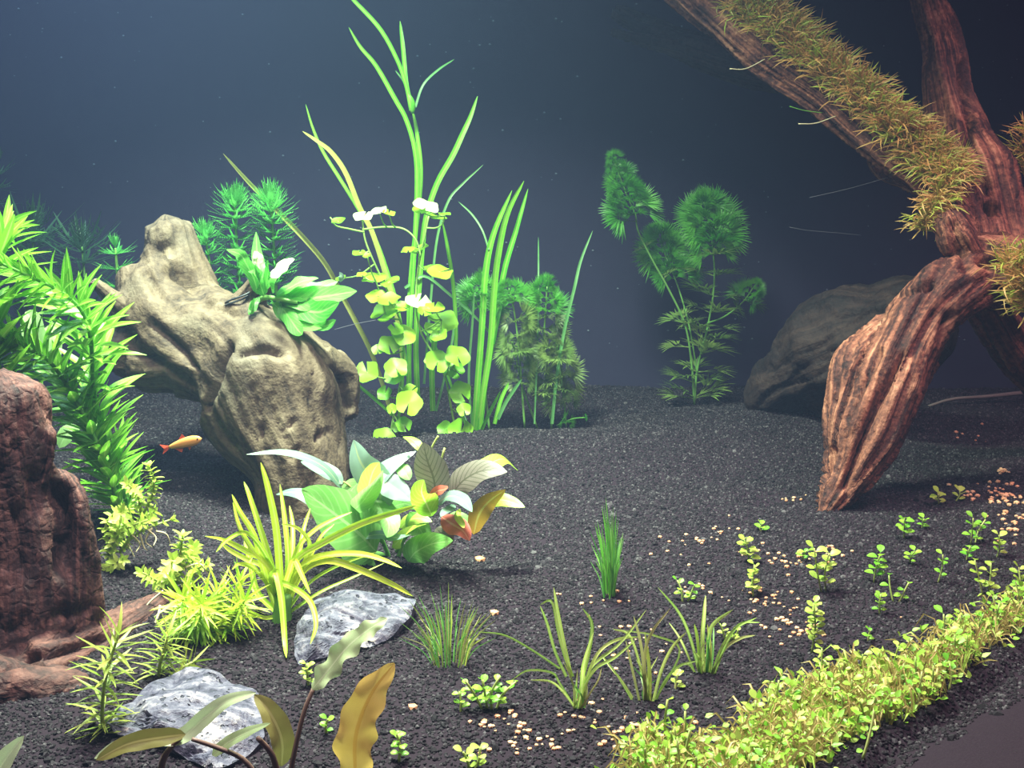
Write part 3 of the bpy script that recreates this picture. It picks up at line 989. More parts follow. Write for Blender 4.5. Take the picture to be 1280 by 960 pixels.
def whorls(parent, path, key, nodes, per, L, tilt=60, t0=0.0, t1=1.0, W=None, Lf=None, stem_r=None, stem_mat=None, jit=0.15, tiltf=None, face=False):
    """a stem along path with whorls of leaves; the leaves are parts, each an object"""
    st = None
    if stem_r:
        mb = MB()
        tube(mb, path, stem_r, stem_r * 0.6, 6, len(path) * 5)
        st = mb.build('stem', stem_mat or M['stem'], parent)
    if st is not None: parent = st
    c = spline(path, 60)
    tg = tangents(c)
    off = parent_world(parent)
    for i in range(nodes):
        k = t0 + (t1 - t0) * (i / max(1, nodes - 1))
        j = min(60, int(k * 60))
        p, t = c[j], tg[j]
        a = t.cross(Vector((0.3, -0.5, 0.81)))
        if a.length < 1e-3: a = t.cross(Vector((1, 0, 0)))
        a.normalize()
        b = t.cross(a)
        ph = R(0, 6.28)
        for q in range(per):
            th = ph + 2 * math.pi * q / per + R(-jit, jit)
            if face:
                tl = math.radians((tiltf(k) if tiltf else tilt) + R(-10, 10))
                side = Vector(((1, -1, R(-.7, .7))[q % 3], (R(-.35, .35), R(-.35, .35), -1)[q % 3], 0))
                d = t * math.cos(tl) + (side - t * side.dot(t)).normalized() * math.sin(tl)
                nm = Vector((R(-.3, .3), -1, R(.1, .6))) if q % 3 < 2 else Vector((R(-.3, .3), -.5, 1))
                l = L * (Lf(k) if Lf else 1) * R(0.62, 1.18)
                link('leaf', random.choice(LM[key]), parent, frame(p - off, d, nm, l))
                continue
            tl = math.radians((tiltf(k) if tiltf else tilt) + R(-12, 12))
            d = t * math.cos(tl) + (a * math.cos(th) + b * math.sin(th)) * math.sin(tl)
            d.z -= 0.08
            l = L * (Lf(k) if Lf else 1) * R(0.82, 1.15)
            link('leaf', random.choice(LM[key]), parent, frame(p - off, d, t, l, (W * l / L) if W else None))
    return st

def px(pts, Y, k=0.0):
    """pixel polyline at distance Y, drifting k deeper to its end"""
    n = len(pts) - 1
    return [P(p[0], p[1], Y + (p[2] if len(p) > 2 else 0) + k * (i / max(1, n)) ** 1.5) for i, p in enumerate(pts)]

# ================================================================== STEM PLANTS BESIDE THE STUMPS
def waterweed(label, pts, Y, k, nodes, L=0.0185):
    path = px(pts, Y, k)
    t = thing('waterweed', label, 'aquatic plant', path[0], 'bright green waterweed stems')
    whorls(t, path, 'egeria', nodes, 5, L, 48, 0.02, 1.0, stem_r=0.0011, Lf=lambda q: 0.75 + 0.5 * math.sin(math.pi * min(1, q + 0.1)), tiltf=lambda q: 50 - 26 * max(0, q - 0.8) / 0.2)
    return t

waterweed('bright green leafy waterweed stem arching over from beside the pale driftwood', [(166, 648), (146, 590), (126, 530), (116, 478), (114, 428), (104, 392), (78, 366), (38, 346), (-6, 326)], 0.50, -0.06, 34)
waterweed('dark green waterweed stem slanting up behind the rounded red stump', [(152, 640), (128, 570), (98, 508), (62, 452), (20, 432), (-25, 425)], 0.485, -0.04, 30)
waterweed('short waterweed tip with crowded leaves beside the arching stem', [(18, 560), (0, 470), (-8, 400), (-4, 340), (2, 300), (6, 284)], 0.45, 0.02, 18)
waterweed('low waterweed shoot with spreading leaves at the foot of the others', [(158, 652), (150, 620), (140, 590), (148, 560)], 0.51, 0.01, 9)

def pale_broadleaf():
    base = P(70, 640, 0.53)
    t = thing('broadleaf_plant', 'pale green broad leaves showing through the waterweed', 'aquatic plant', base)
    mb = MB()
    tube(mb, [base, P(60, 560, .53), P(50, 470, .525), P(45, 430, .52)], 0.0013, 0.0008)
    tube(mb, [P(60, 560, .53), P(75, 545, .52), P(80, 540, .515)], 0.0009, 0.0006)
    mb.build('stem', M['stem'], t)
    for pts, w, nrm in (([(48, 440), (44, 420), (38, 398), (32, 390)], .0105, (0, -1, .35)), ([(52, 442), (60, 425), (72, 412), (84, 402)], .009, (.2, -1, .6)), ([(62, 470), (66, 452), (70, 435), (78, 420)], .008, (-.2, -1, .4)), ([(74, 560), (82, 545), (92, 538), (100, 540)], .0085, (0, -1, .7)), ([(92, 470), (98, 467), (107, 464)], .0028, (0, -1, .6))):
        m = MB()
        blade(m, px(pts, .505, .006), w, nrm, 10, 6, 0.8, 0.7, 0.15, 0.1)
        m.build('leaf', M['pale_leaf'], t)
pale_broadleaf()

def feather_stem(label, pts, Y, nodes, L, key='ambulia', group='feathery stems behind the pale driftwood', per=12, t0=.15, name='ambulia'):
    path = px(pts, Y, 0.0)
    t = thing(name, label, 'aquatic plant', path[0], group)
    whorls(t, path, key, nodes, per, L, 70, t0, 1.0, stem_r=0.001, tiltf=lambda q: 78 - 50 * max(0, q - 0.75) / 0.25, Lf=lambda q: 1 - 0.35 * max(0, q - 0.85) / 0.15)
    return t

feather_stem('feathery green stem, the middle of three behind the pale driftwood', [(306, 400), (300, 360), (297, 320), (294, 272), (294, 250)], .645, 14, .0165)
feather_stem('tallest feathery green stem, crossed by a yellow reed blade', [(352, 430), (346, 370), (343, 320), (340, 275), (337, 246)], .64, 16, .0165)
feather_stem('short feathery green stem close against the peak of the pale driftwood', [(276, 400), (268, 370), (264, 340), (258, 305), (256, 292)], .635, 11, .014)
feather_stem('tip of a feathery stem peeping over the edge of the pale driftwood', [(150, 372), (147, 345), (145, 320), (144, 310)], .64, 4, .013)
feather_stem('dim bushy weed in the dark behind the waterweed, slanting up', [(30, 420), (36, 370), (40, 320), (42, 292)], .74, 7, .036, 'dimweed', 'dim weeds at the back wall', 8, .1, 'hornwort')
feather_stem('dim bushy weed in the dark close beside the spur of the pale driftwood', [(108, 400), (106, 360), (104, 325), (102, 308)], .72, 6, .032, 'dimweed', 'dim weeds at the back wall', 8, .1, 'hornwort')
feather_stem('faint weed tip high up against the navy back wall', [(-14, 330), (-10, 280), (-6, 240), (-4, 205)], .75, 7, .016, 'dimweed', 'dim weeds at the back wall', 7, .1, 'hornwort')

# ================================================================== FERN TIED TO THE STUMP
def tied_fern():
    base = P(326, 366, .555)
    t = thing('java_fern', 'green broad-leaved fern tied onto the pale driftwood stump', 'aquatic plant', base)
    mb = MB()
    tube(mb, [P(316, 380, .556), P(330, 372, .548), P(350, 374, .545), P(372, 378, .545)], .0016, .0010, 6)
    mb.build('rhizome', M['stem'], t)
    L = [  # pixels, width, normal, depth drift, mat
        ([(322, 368), (318, 350), (308, 330), (300, 318), (283, 312)], .0062, (-.2, -1, .6), -.01),
        ([(328, 366), (326, 345), (322, 325), (320, 290)], .0065, (.3, -1, .3), .01),
        ([(340, 366), (345, 350), (352, 340), (366, 322)], .0115, (.1, -.6, 1), -.015),
        ([(330, 370), (325, 355), (318, 340), (322, 318)], .0075, (.1, -.8, .8), -.02),
        ([(345, 372), (370, 368), (395, 362), (422, 352)], .0105, (0, -.8, .7), .005),
        ([(350, 376), (380, 374), (410, 370), (446, 364)], .0120, (0, -.9, .5), -.008),
        ([(352, 378), (375, 386), (400, 390), (424, 378)], .0120, (0, -1, .4), -.015),
        ([(340, 378), (360, 395), (375, 405), (402, 410)], .0085, (0, -1, .3), -.012),
        ([(362, 392), (385, 400), (405, 408), (420, 400)], .0070, (.2, -1, .5), -.016),
        ([(345, 370), (362, 360), (378, 352), (398, 348)], .0085, (0, -.5, .9), -.002),
        ([(324, 372), (318, 380), (314, 390), (318, 372)], .0040, (0, -1, .3), -.012),
        ([(350, 380), (358, 392), (372, 412), (378, 418)], .0075, (.2, -1, .1), -.018),
        ([(332, 362), (334, 348), (336, 335), (334, 325)], .0060, (-.3, -1, .5), -.018),
    ]
    for i, (pts, w, nrm, k) in enumerate(L):
        m = MB()
        blade(m, px(pts, .548, k), w, nrm, 14, 6, 0.85, 0.6, 0.18, 0.28, 0.05, seed=i * 1.3, rip=7)
        m.build('leaf', M['fern'], t)
    for pts, w in (([(338, 346), (348, 340), (358, 330), (368, 324)], .008), ([(324, 330), (322, 322), (318, 314)], .005)):  # lamp highlights on the fern, painted as whitish leaves
        m = MB()
        blade(m, px(pts, .53, 0), w, (.1, -.6, 1), 12, 6, .8, .6, .15, .2, seed=w)
        m.build('leaf', M['penny_overlit'], t, label='leaf coloured whitish for the lamp highlight')
    m = MB()
    blade(m, px([(424, 352), (427, 346), (424, 340)], .55, -.004), .003, (0, -1, .6), 8, 4, fold=.1)
    m.build('leaf', M['broad_pale'], t, label='small pale round leaf tip')
    # the elastic bands round the stub
    for j, (dx, dy) in enumerate(((0, 0), (3, -5))):
        b = MB()
        c = P(296 + dx, 374 + dy, .563)
        ring = []
        for q in range(17):
            th = q / 16 * 2 * math.pi
            ring.append(c + Vector((0.0085 * math.cos(th) * .92 - .002 * math.sin(th), 0.009 * math.sin(th), 0.0085 * math.cos(th) * .55 + 0.001 * math.sin(th * 2))))
        tube(b, ring, .0005, .0005, 5, 32)
        o = b.mesh('elastic_band', M['band'], off=c)
        e = link('elastic_band', o)
        e.location = c
        tag(e, ('dark elastic band round the driftwood stub below the fern', 'second dark elastic band, just above the first on the driftwood stub')[j], 'elastic band', 'elastic bands holding the fern')
tied_fern()

# ================================================================== REEDS IN THE MIDDLE
def reeds():
    Y = .70
    def clump(name, label, base, blades, group=None):
        b = P(base[0], base[1], Y)
        t = thing(name, label, 'aquatic plant', b, group)
        for (pts, w, mat, k) in blades:
            m = MB()
            ribbon(m, px(pts, Y, k), w * Y / F, n=max(14, len(pts) * 4), facing=(R(-.4, .4), -1, R(.1, .5)), fold=.22, twist=R(-.5, .5), tip=.4)
            m.build('blade', M[mat], t)
        return t
    t = clump('reed', 'tallest green reed with a branching head, reaching out of the water', (512, 506), [
        ([(512, 506), (511, 400), (515, 330), (522, 270), (526, 215), (521, 165), (515, 135)], 6, 'reed', .01),
        ([(514, 138), (508, 108), (497, 76), (475, 36), (442, 0), (424, -20)], 5, 'reed', -.01),
        ([(514, 132), (508, 105), (504, 62), (500, 26)], 5.5, 'reed', .01),
        ([(519, 134), (529, 106), (548, 87), (568, 74)], 3, 'reed_dim', .02),
        ([(508, 110), (502, 98), (494, 88)], 2, 'reed_dim', 0),
        ([(510, 500), (513, 400), (517, 330), (521, 240), (519, 190), (508, 150), (494, 124), (470, 82), (450, 58), (436, 34)], 5.5, 'reed', -.012),
    ])
    m = MB()
    tube(m, px([(516, 142), (515, 130), (511, 118)], Y, 0), .0008, .0008, 7, 8, mid=.0034)
    m.build('flower_head', M['reed'], t)
    clump('reed', 'thick pale reed stem beside the pennywort vine with blades leaning outwards', (541, 514), [
        ([(541, 514), (540, 460), (544, 420), (548, 390)], 7, 'reed', 0),
        ([(522, 500), (520, 420), (526, 330), (532, 275), (546, 230), (566, 194), (578, 168), (588, 146), (597, 120)], 7, 'reed', .02),
        ([(530, 480), (538, 380), (546, 300), (560, 252), (578, 230), (604, 206)], 3, 'reed_dim', .02),
        ([(566, 470), (570, 420), (567, 360), (560, 312), (553, 276)], 5, 'reed', -.01),
        ([(545, 514), (556, 470), (566, 420), (568, 380)], 3, 'reed_dim', .02),
        ([(506, 360), (530, 345), (562, 368), (600, 402), (628, 436)], 3.5, 'reed_dim', .01),
    ])
    clump('reed', 'pair of reed blades leaning over to a yellow square-cut end', (500, 520), [
        ([(506, 470), (497, 400), (484, 350), (466, 292), (449, 258), (432, 216), (414, 190), (396, 176), (378, 164)], 6.5, 'reed_yellow', -.02),
        ([(508, 470), (499, 395), (486, 345), (468, 296), (446, 258), (424, 222), (404, 190), (391, 160), (382, 130)], 4.5, 'reed', .0),
        ([(498, 524), (503, 480), (502, 440)], 4, 'reed', 0),
        ([(497, 524), (470, 500), (441, 476)], 4, 'reed', -.02),
    ])
    clump('reed', 'long straw-yellow reed blade crossing above the feathery stems', (490, 520), [
        ([(490, 520), (478, 480), (462, 436), (432, 378), (408, 332), (380, 298), (345, 262), (312, 229), (279, 192)], 6, 'reed_yellow', -.07),
    ])
    clump('reed', 'cluster of stout green reed blades in front of the cabomba', (596, 542), [
        ([(597, 542), (604, 490), (613, 430), (618, 360), (623, 318), (634, 268), (655, 226)], 8, 'reed', -.012),
        ([(592, 542), (597, 480), (603, 400), (607, 340), (617, 292), (640, 238)], 8, 'reed', 0),
        ([(599, 542), (608, 470), (619, 410), (630, 340), (645, 288), (660, 236)], 7, 'reed', .012),
        ([(590, 535), (586, 470), (590, 410), (593, 366)], 3, 'reed_dim', -.01),
        ([(600, 542), (610, 520), (626, 488)], 4, 'reed', -.02),
        ([(622, 524), (634, 500), (652, 474)], 5, 'reed_dim', -.01),
        ([(618, 530), (626, 500), (636, 478)], 5, 'reed', 0),
        ([(586, 540), (572, 505), (560, 470), (548, 440), (520, 400)], 4, 'reed', .01),
        ([(611, 312), (603, 288), (590, 268), (573, 252)], 2.2, 'reed_dim', .02),
        ([(594, 540), (580, 520), (570, 480)], 3, 'reed_dim', .02),
    ])
    clump('reed', 'lone thin dark reed blade leaning at the edge of the cabomba', (700, 430), [
        ([(690, 530), (696, 470), (706, 410), (718, 360), (726, 326), (741, 288)], 4, 'reed_dim', .02),
    ])
    clump('reed', 'faint thin upright reed stalk behind the cabomba heads', (672, 420), [
        ([(668, 530), (672, 420), (673, 340), (673, 296)], 2.4, 'reed_dim', .05),
    ])
reeds()

# ================================================================== PENNYWORT VINES
def pennywort():
    Y = .675
    base = G(560, 560)
    OVERLIT = {(454, 271), (474, 264), (522, 378), (532, 259)}  # leaves that get the paler colour for strong lamp light
    def vine(label, stems, leaves, base_px):
        b = P(base_px[0], base_px[1], Y)
        t = thing('pennywort', label, 'aquatic plant', b, 'pennywort vines')
        paths = []
        for pts, w, k in stems:
            m = MB()
            path = px(pts, Y, k)
            tube(m, path, w * Y / F, w * .7 * Y / F, 5, len(pts) * 5)
            m.build('stem', M['penny_stem'], t)
            paths += spline(path, 40)
        for i, (x, y, r) in enumerate(leaves):
            dy = R(-.022, .004)
            c = P(x, y, Y + dy)
            # upper leaves lie flat to the lamp, lower ones face the viewer more
            f = min(1, max(0, (y - 330) / 180))
            nrm = Vector((R(-.35, .35), -0.35 - .7 * f + R(-.2, .2), 1.0 - .45 * f))
            s = r * 1.12 * Y / F
            d = Vector((R(-1, 1), R(-.3, .3), R(-.3, .6)))
            near = min(paths, key=lambda q: (q - c).length)
            lf = link('leaf', random.choice(LM['penny_overlit' if (x, y) in OVERLIT else 'penny']), t, frame(c - b, nrm.cross(d), nrm, s))
            m = MB()
            mid = near.lerp(c, .5) + Vector((0, 0, -.3 * (near - c).length * .4))
            tube(m, [near, mid, c], .0005, .0004, 4, 6)
            inv = (Matrix.Translation(b) @ lf.matrix_basis).inverted()
            m.v = [tuple(inv @ Vector(q)) for q in m.v]
            link('leaf_stalk', m.mesh('leaf_stalk', M['penny_stem']), lf)
    vine('pennywort vine with round leaves climbing through the reeds to the brightest tips', [
        ([(486, 556), (492, 520), (500, 480), (505, 430), (500, 400), (478, 350), (458, 305), (453, 276)], 1.6, .0),
        ([(455, 290), (436, 286), (420, 282), (413, 272)], 1.3, -.01),
        ([(453, 287), (478, 284), (504, 286), (520, 300), (526, 320)], 1.3, -.01),
        ([(500, 400), (484, 395), (478, 375), (470, 352)], 1.2, -.01)],
        [(454, 271, 11), (474, 264, 9), (486, 267, 7), (423, 277, 8), (449, 316, 8), (459, 320, 5), (468, 347, 14), (488, 352, 11), (470, 370, 11), (486, 376, 13), (481, 391, 16), (505, 419, 14), (495, 411, 9), (486, 431, 12), (472, 437, 7), (459, 466, 14), (495, 460, 13), (481, 492, 9), (511, 504, 15), (490, 511, 6), (505, 531, 9), (496, 534, 6), (480, 548, 13), (426, 348, 6), (452, 343, 6), (492, 470, 11), (512, 490, 10), (504, 384, 9)], (486, 556))
    vine('pennywort vine with round leaves standing against the stout reeds', [
        ([(574, 562), (564, 510), (556, 470), (540, 440), (526, 415), (520, 380), (522, 340), (530, 300), (536, 270)], 1.6, 0),
        ([(533, 285), (545, 285), (553, 280), (556, 270)], 1.2, -.01),
        ([(556, 470), (568, 456), (574, 444)], 1.2, -.01),
        ([(526, 415), (540, 408), (552, 400)], 1.2, -.01)],
        [(532, 259, 14), (525, 264, 9), (547, 273, 10), (556, 268, 7), (510, 312, 8), (526, 311, 9), (550, 340, 14), (538, 336, 8), (522, 378, 15), (530, 390, 8), (552, 405, 19), (543, 384, 11), (549, 420, 10), (547, 452, 14), (572, 445, 14), (561, 450, 8), (570, 464, 10), (576, 491, 13), (557, 537, 10), (576, 540, 15), (577, 553, 13), (565, 553, 8), (540, 450, 9), (580, 512, 8)], (574, 562))
pennywort()

# ================================================================== CABOMBA
def cabomba(label, stems, Y, base, group):
    b = P(base[0], base[1], Y)
    t = thing('cabomba', label, 'aquatic plant', b, group)
    for (pts, k, sets, w) in stems:
        path = px(pts, Y, k)
        m = MB()
        tube(m, path, w * .75 * Y / F, w * .5 * Y / F, 6, len(pts) * 5)
        sm = m.build('stem', M['stem'], t)
        for (key, t0, t1, nodes, per, rpx, tilt) in sets:
            whorls(sm, path, key, nodes, 3 if key != 'cabomba_thin' else per, rpx * Y / F, tilt, t0, t1, face=key != 'cabomba_thin', tiltf=lambda q, t1=t1, tilt=tilt: tilt - (42 * max(0, q - .85) / .15 if t1 > .95 else 0), Lf=lambda q, t1=t1: (1 - .55 * max(0, q - .80) / .20) if t1 > .95 else 1)
    return t

cabomba('bright green cabomba with flat feathery crowns right beside the stout reeds', [
    ([(612, 540), (606, 480), (602, 420), (600, 380), (602, 350)], .01, [('cabomba', .72, 1, 6, 5, 38, 78)], 2.2),
    ([(656, 535), (652, 480), (648, 430), (642, 385), (636, 360)], .0, [('cabomba', .80, 1, 4, 5, 32, 78), ('cabomba_dim', .25, .65, 5, 4, 28, 82)], 2),
], .705, (625, 540), 'cabomba bushes')
cabomba('dense cabomba bush with olive lower whorls and one green crown near the soil mound', [
    ([(690, 538), (684, 480), (680, 430), (682, 390), (684, 358)], .0, [('cabomba', .78, 1, 5, 5, 38, 78), ('cabomba_dim', .2, .7, 8, 4, 32, 80)], 2),
    ([(708, 536), (704, 490), (698, 450), (696, 432)], -.01, [('cabomba_dim', .25, 1, 7, 5, 32, 76)], 2),
    ([(672, 536), (652, 480), (644, 440), (640, 428)], -.015, [('cabomba_dim', .4, 1, 5, 5, 30, 76)], 2),
    ([(696, 532), (715, 524), (730, 522)], -.02, [('cabomba', .3, 1, 2, 3, 20, 60)], 1.6),
], .715, (690, 538), 'cabomba bushes')
cabomba('tall forked cabomba alone against the dark back wall', [
    ([(868, 506), (864, 450), (856, 405), (836, 362), (816, 326), (798, 290), (794, 268), (782, 240), (768, 202)], .0, [('cabomba', .76, 1, 9, 5, 38, 72), ('cabomba_thin', .28, .70, 4, 1, 30, 75), ('cabomba_thin', .02, .25, 4, 2, 44, 70)], 2.0),
    ([(868, 506), (872, 460), (886, 402), (893, 350), (890, 300), (884, 272), (880, 252)], .01, [('cabomba', .60, 1, 12, 5, 46, 72), ('cabomba_thin', .30, .60, 5, 3, 46, 76), ('cabomba_thin', .04, .28, 5, 2, 50, 66)], 2.0),
    ([(872, 470), (862, 410), (848, 360), (832, 320), (822, 292)], .035, [('cabomba', .58, 1, 9, 5, 40, 72)], 1.6),
    ([(884, 404), (905, 396), (928, 378), (944, 356)], .01, [('cabomba', .75, 1, 4, 5, 28, 70), ('cabomba_thin', .5, .72, 2, 2, 28, 75)], 1.5),
], .765, (868, 506), 'cabomba bushes')

# ================================================================== SMALL STEM PLANTS IN FRONT OF THE WOOD
def sprays(name, label, base, Y, stems, key, L, per, group=None, stem_mat='sprout_stem', roots=()):
    b = P(base[0], base[1], Y)
    t = thing(name, label, 'aquatic plant', b, group)
    for (pts, k, nodes, t0, lf) in stems:
        path = px(pts, Y, k)
        whorls(t, path, key, nodes, per, L * lf, 62, t0, 1, stem_r=.0006, stem_mat=M[stem_mat], tiltf=lambda q: 74 - 40 * max(0, q - .8) / .2)
    for pts in roots:
        m = MB()
        tube(m, px(pts, Y, R(-.01, .01)), .00045, .0002, 4, 10)
        m.build('rootlet', M['root'], t)
    return t

gY = G(150, 710).y
sprays('rotala', 'lime small-leaved stem plant drifting with bare roots beside the red stump', (150, 690), gY, [
    ([(150, 690), (172, 655), (190, 620), (192, 600), (187, 584)], .0, 11, .25, 1.0),
    ([(176, 640), (172, 618), (160, 606)], -.01, 6, .2, .9),
    ([(140, 690), (132, 660), (145, 640), (168, 636)], .0, 9, .1, 1.0),
    ([(135, 700), (140, 680), (160, 660), (185, 650)], -.01, 9, .1, 1.0),
    ([(150, 690), (165, 672), (185, 660), (212, 650)], .01, 9, .1, .9),
    ([(132, 712), (140, 706), (152, 700)], -.01, 5, .1, 1.0),
    ([(142, 672), (150, 650), (152, 640)], -.012, 7, .1, 1.0),
    ([(160, 664), (176, 648), (190, 640)], .006, 7, .1, 1.0)], 'rotala', .0040, 5, 'lime small-leaved stem plants',
    roots=[[(165, 668), (175, 680), (170, 690)], [(185, 662), (195, 672), (192, 682)], [(195, 664), (208, 668), (214, 684)], [(175, 668), (180, 684), (184, 688)], [(160, 680), (168, 696)], [(190, 660), (182, 676), (190, 684)], [(150, 690), (155, 700), (148, 712)]])
gY = G(225, 740).y
sprays('rotala', 'lime small-leaved stem plant rising out of the needle-leaved tuft', (215, 738), gY, [
    ([(215, 738), (222, 715), (226, 690), (228, 672)], .0, 10, .15, 1.0),
    ([(212, 735), (200, 728), (178, 716)], -.01, 7, .2, .9),
    ([(220, 720), (238, 700), (242, 684)], .01, 8, .2, 1.0),
    ([(215, 735), (212, 715), (216, 700)], -.012, 7, .1, 1.0),
    ([(225, 735), (242, 715), (256, 706)], .0, 7, .1, .9)], 'rotala', .0042, 5, 'lime small-leaved stem plants',
    roots=[[(230, 710), (250, 705), (262, 720)], [(240, 715), (255, 725), (262, 728)], [(226, 705), (240, 712), (252, 700)]])

gY = G(260, 795).y
sprays('needle_leaf_bush', 'bright lime bushy tuft of needle leaves beside the strap-leaved plant', (262, 800), gY, [
    ([(262, 806), (264, 782), (268, 760), (272, 742)], .0, 12, .15, 1.0),
    ([(240, 800), (236, 780), (232, 762), (228, 748)], -.008, 12, .15, 1.0),
    ([(250, 806), (248, 785), (250, 768), (252, 755)], -.012, 12, .15, 1.0),
    ([(278, 800), (284, 775), (290, 752), (298, 728)], .006, 12, .15, 1.0),
    ([(268, 800), (284, 782), (298, 764), (306, 750)], -.006, 10, .15, .9),
    ([(245, 800), (236, 808), (234, 790), (236, 770)], .004, 8, .1, .9)], 'pogo', .0108, 7)
gY = G(130, 915).y
sprays('needle_weed', 'spiky olive-lime stem standing before the root of the red stump', (132, 918), gY, [
    ([(134, 920), (128, 900), (130, 860), (138, 825), (148, 794)], .0, 15, .05, 1.0)], 'spike', .0105, 5, 'spiky olive stems')
gY = G(200, 846).y
sprays('needle_weed', 'spiky olive-lime stem just behind the whitish violet stone', (198, 848), gY, [
    ([(198, 850), (200, 830), (206, 810), (210, 795)], .0, 10, .05, 1.0),
    ([(214, 848), (226, 836), (240, 828)], .006, 6, .1, .9)], 'spike', .0085, 5, 'spiky olive stems')
t = thing('bare_root', 'curving pale bare root hanging over the root of the red stump', 'root', P(172, 842, .385))
m = MB(); tube(m, px([(172, 842), (166, 826), (180, 806), (192, 784), (198, 768), (200, 757)], .385, .01), .0006, .0005, 5, 24); m.build('strand', M['root'], t)
m = MB(); tube(m, px([(178, 788), (176, 776), (184, 756), (204, 738)], .395, .01), .0004, .0003, 5, 20); m.build('strand', M['root'], t)

# ================================================================== STRAP-LEAVED PLANT
def strap_plant():
    Y = G(355, 775).y
    b = P(352, 772, Y)
    t = thing('strap_leaf_plant', 'big yellow-green strap-leaved plant spreading before the pale driftwood', 'aquatic plant', b)
    S = [  # pixels, width px, drift, material
        ([(352, 760), (350, 720), (345, 660), (335, 610), (326, 578)], 12, -.005, 'strap'),
        ([(348, 760), (340, 710), (325, 660), (312, 620), (305, 602)], 10, .01, 'strap'),
        ([(345, 760), (330, 715), (318, 670), (300, 640), (290, 618)], 9, -.01, 'strap'),
        ([(350, 755), (340, 715), (318, 690), (300, 660), (291, 628)], 9, -.02, 'strap'),
        ([(350, 750), (335, 705), (310, 690), (280, 675), (256, 670)], 10, -.02, 'strap'),
        ([(352, 740), (330, 690), (308, 666), (285, 674), (270, 690)], 7, -.03, 'strap'),
        ([(350, 750), (330, 710), (310, 700), (288, 688), (276, 678)], 8, .0, 'strap'),
        ([(356, 740), (370, 700), (400, 680), (450, 655), (495, 640), (520, 632)], 11, -.01, 'strap'),
        ([(358, 740), (380, 705), (410, 693), (450, 692), (480, 700), (502, 710)], 11, -.025, 'strap'),
        ([(360, 745), (380, 712), (410, 700), (450, 712), (490, 730), (516, 745)], 11, -.03, 'strap'),
        ([(352, 745), (362, 715), (368, 700), (378, 720), (388, 742)], 9, -.04, 'strap'),
        ([(350, 750), (340, 725), (345, 715), (352, 750), (356, 800), (358, 822)], 11, -.035, 'strap'),
        ([(352, 748), (345, 728), (368, 735), (388, 752), (395, 780), (388, 805)], 9, -.045, 'strap'),
        ([(356, 745), (370, 690), (390, 665), (415, 650), (440, 640)], 9, .01, 'strap'),
        ([(356, 750), (375, 715), (385, 690), (386, 676), (372, 660), (352, 655)], 7, .0, 'strap'),
        ([(354, 755), (360, 700), (356, 650), (350, 605)], 9, .02, 'strap'),
        ([(354, 755), (364, 705), (366, 660), (362, 632)], 8, .03, 'strap'),
        ([(356, 755), (372, 700), (380, 660), (388, 635)], 7, .03, 'strap'),
        ([(346, 765), (322, 740), (312, 700), (305, 676)], 9, .012, 'strap'),
        ([(352, 768), (335, 755), (322, 745), (312, 730)], 7, .015, 'strap'),
        ([(358, 765), (385, 730), (420, 708), (470, 690)], 5, .0, 'strap'),
        ([(358, 768), (400, 740), (440, 722), (480, 704)], 5, .02, 'strap'),
        ([(348, 770), (330, 772), (312, 764), (300, 755)], 6, -.02, 'strap'),
        ([(360, 760), (368, 735), (380, 712), (400, 672), (418, 655)], 7, .015, 'strap'),
        ([(345, 745), (320, 712), (300, 705), (290, 712)], 7, -.02, 'strap'),
    ]
    for i, (pts, w, k, mt) in enumerate(S):
        m = MB()
        ribbon(m, px(pts, Y, k), w * Y / F * .85, n=18, facing=(R(-.4, .4), -1, R(.5, .9)), fold=.3, twist=R(-.6, .6), tip=.65)
        m.build('blade', M[mt], t)
    m = MB()
    tube(m, [P(352, 790, Y), P(353, 765, Y), P(355, 742, Y)], .004, .0028, 8)
    m.build('crown_base', M['stem'], t)
    return t
strap_plant()

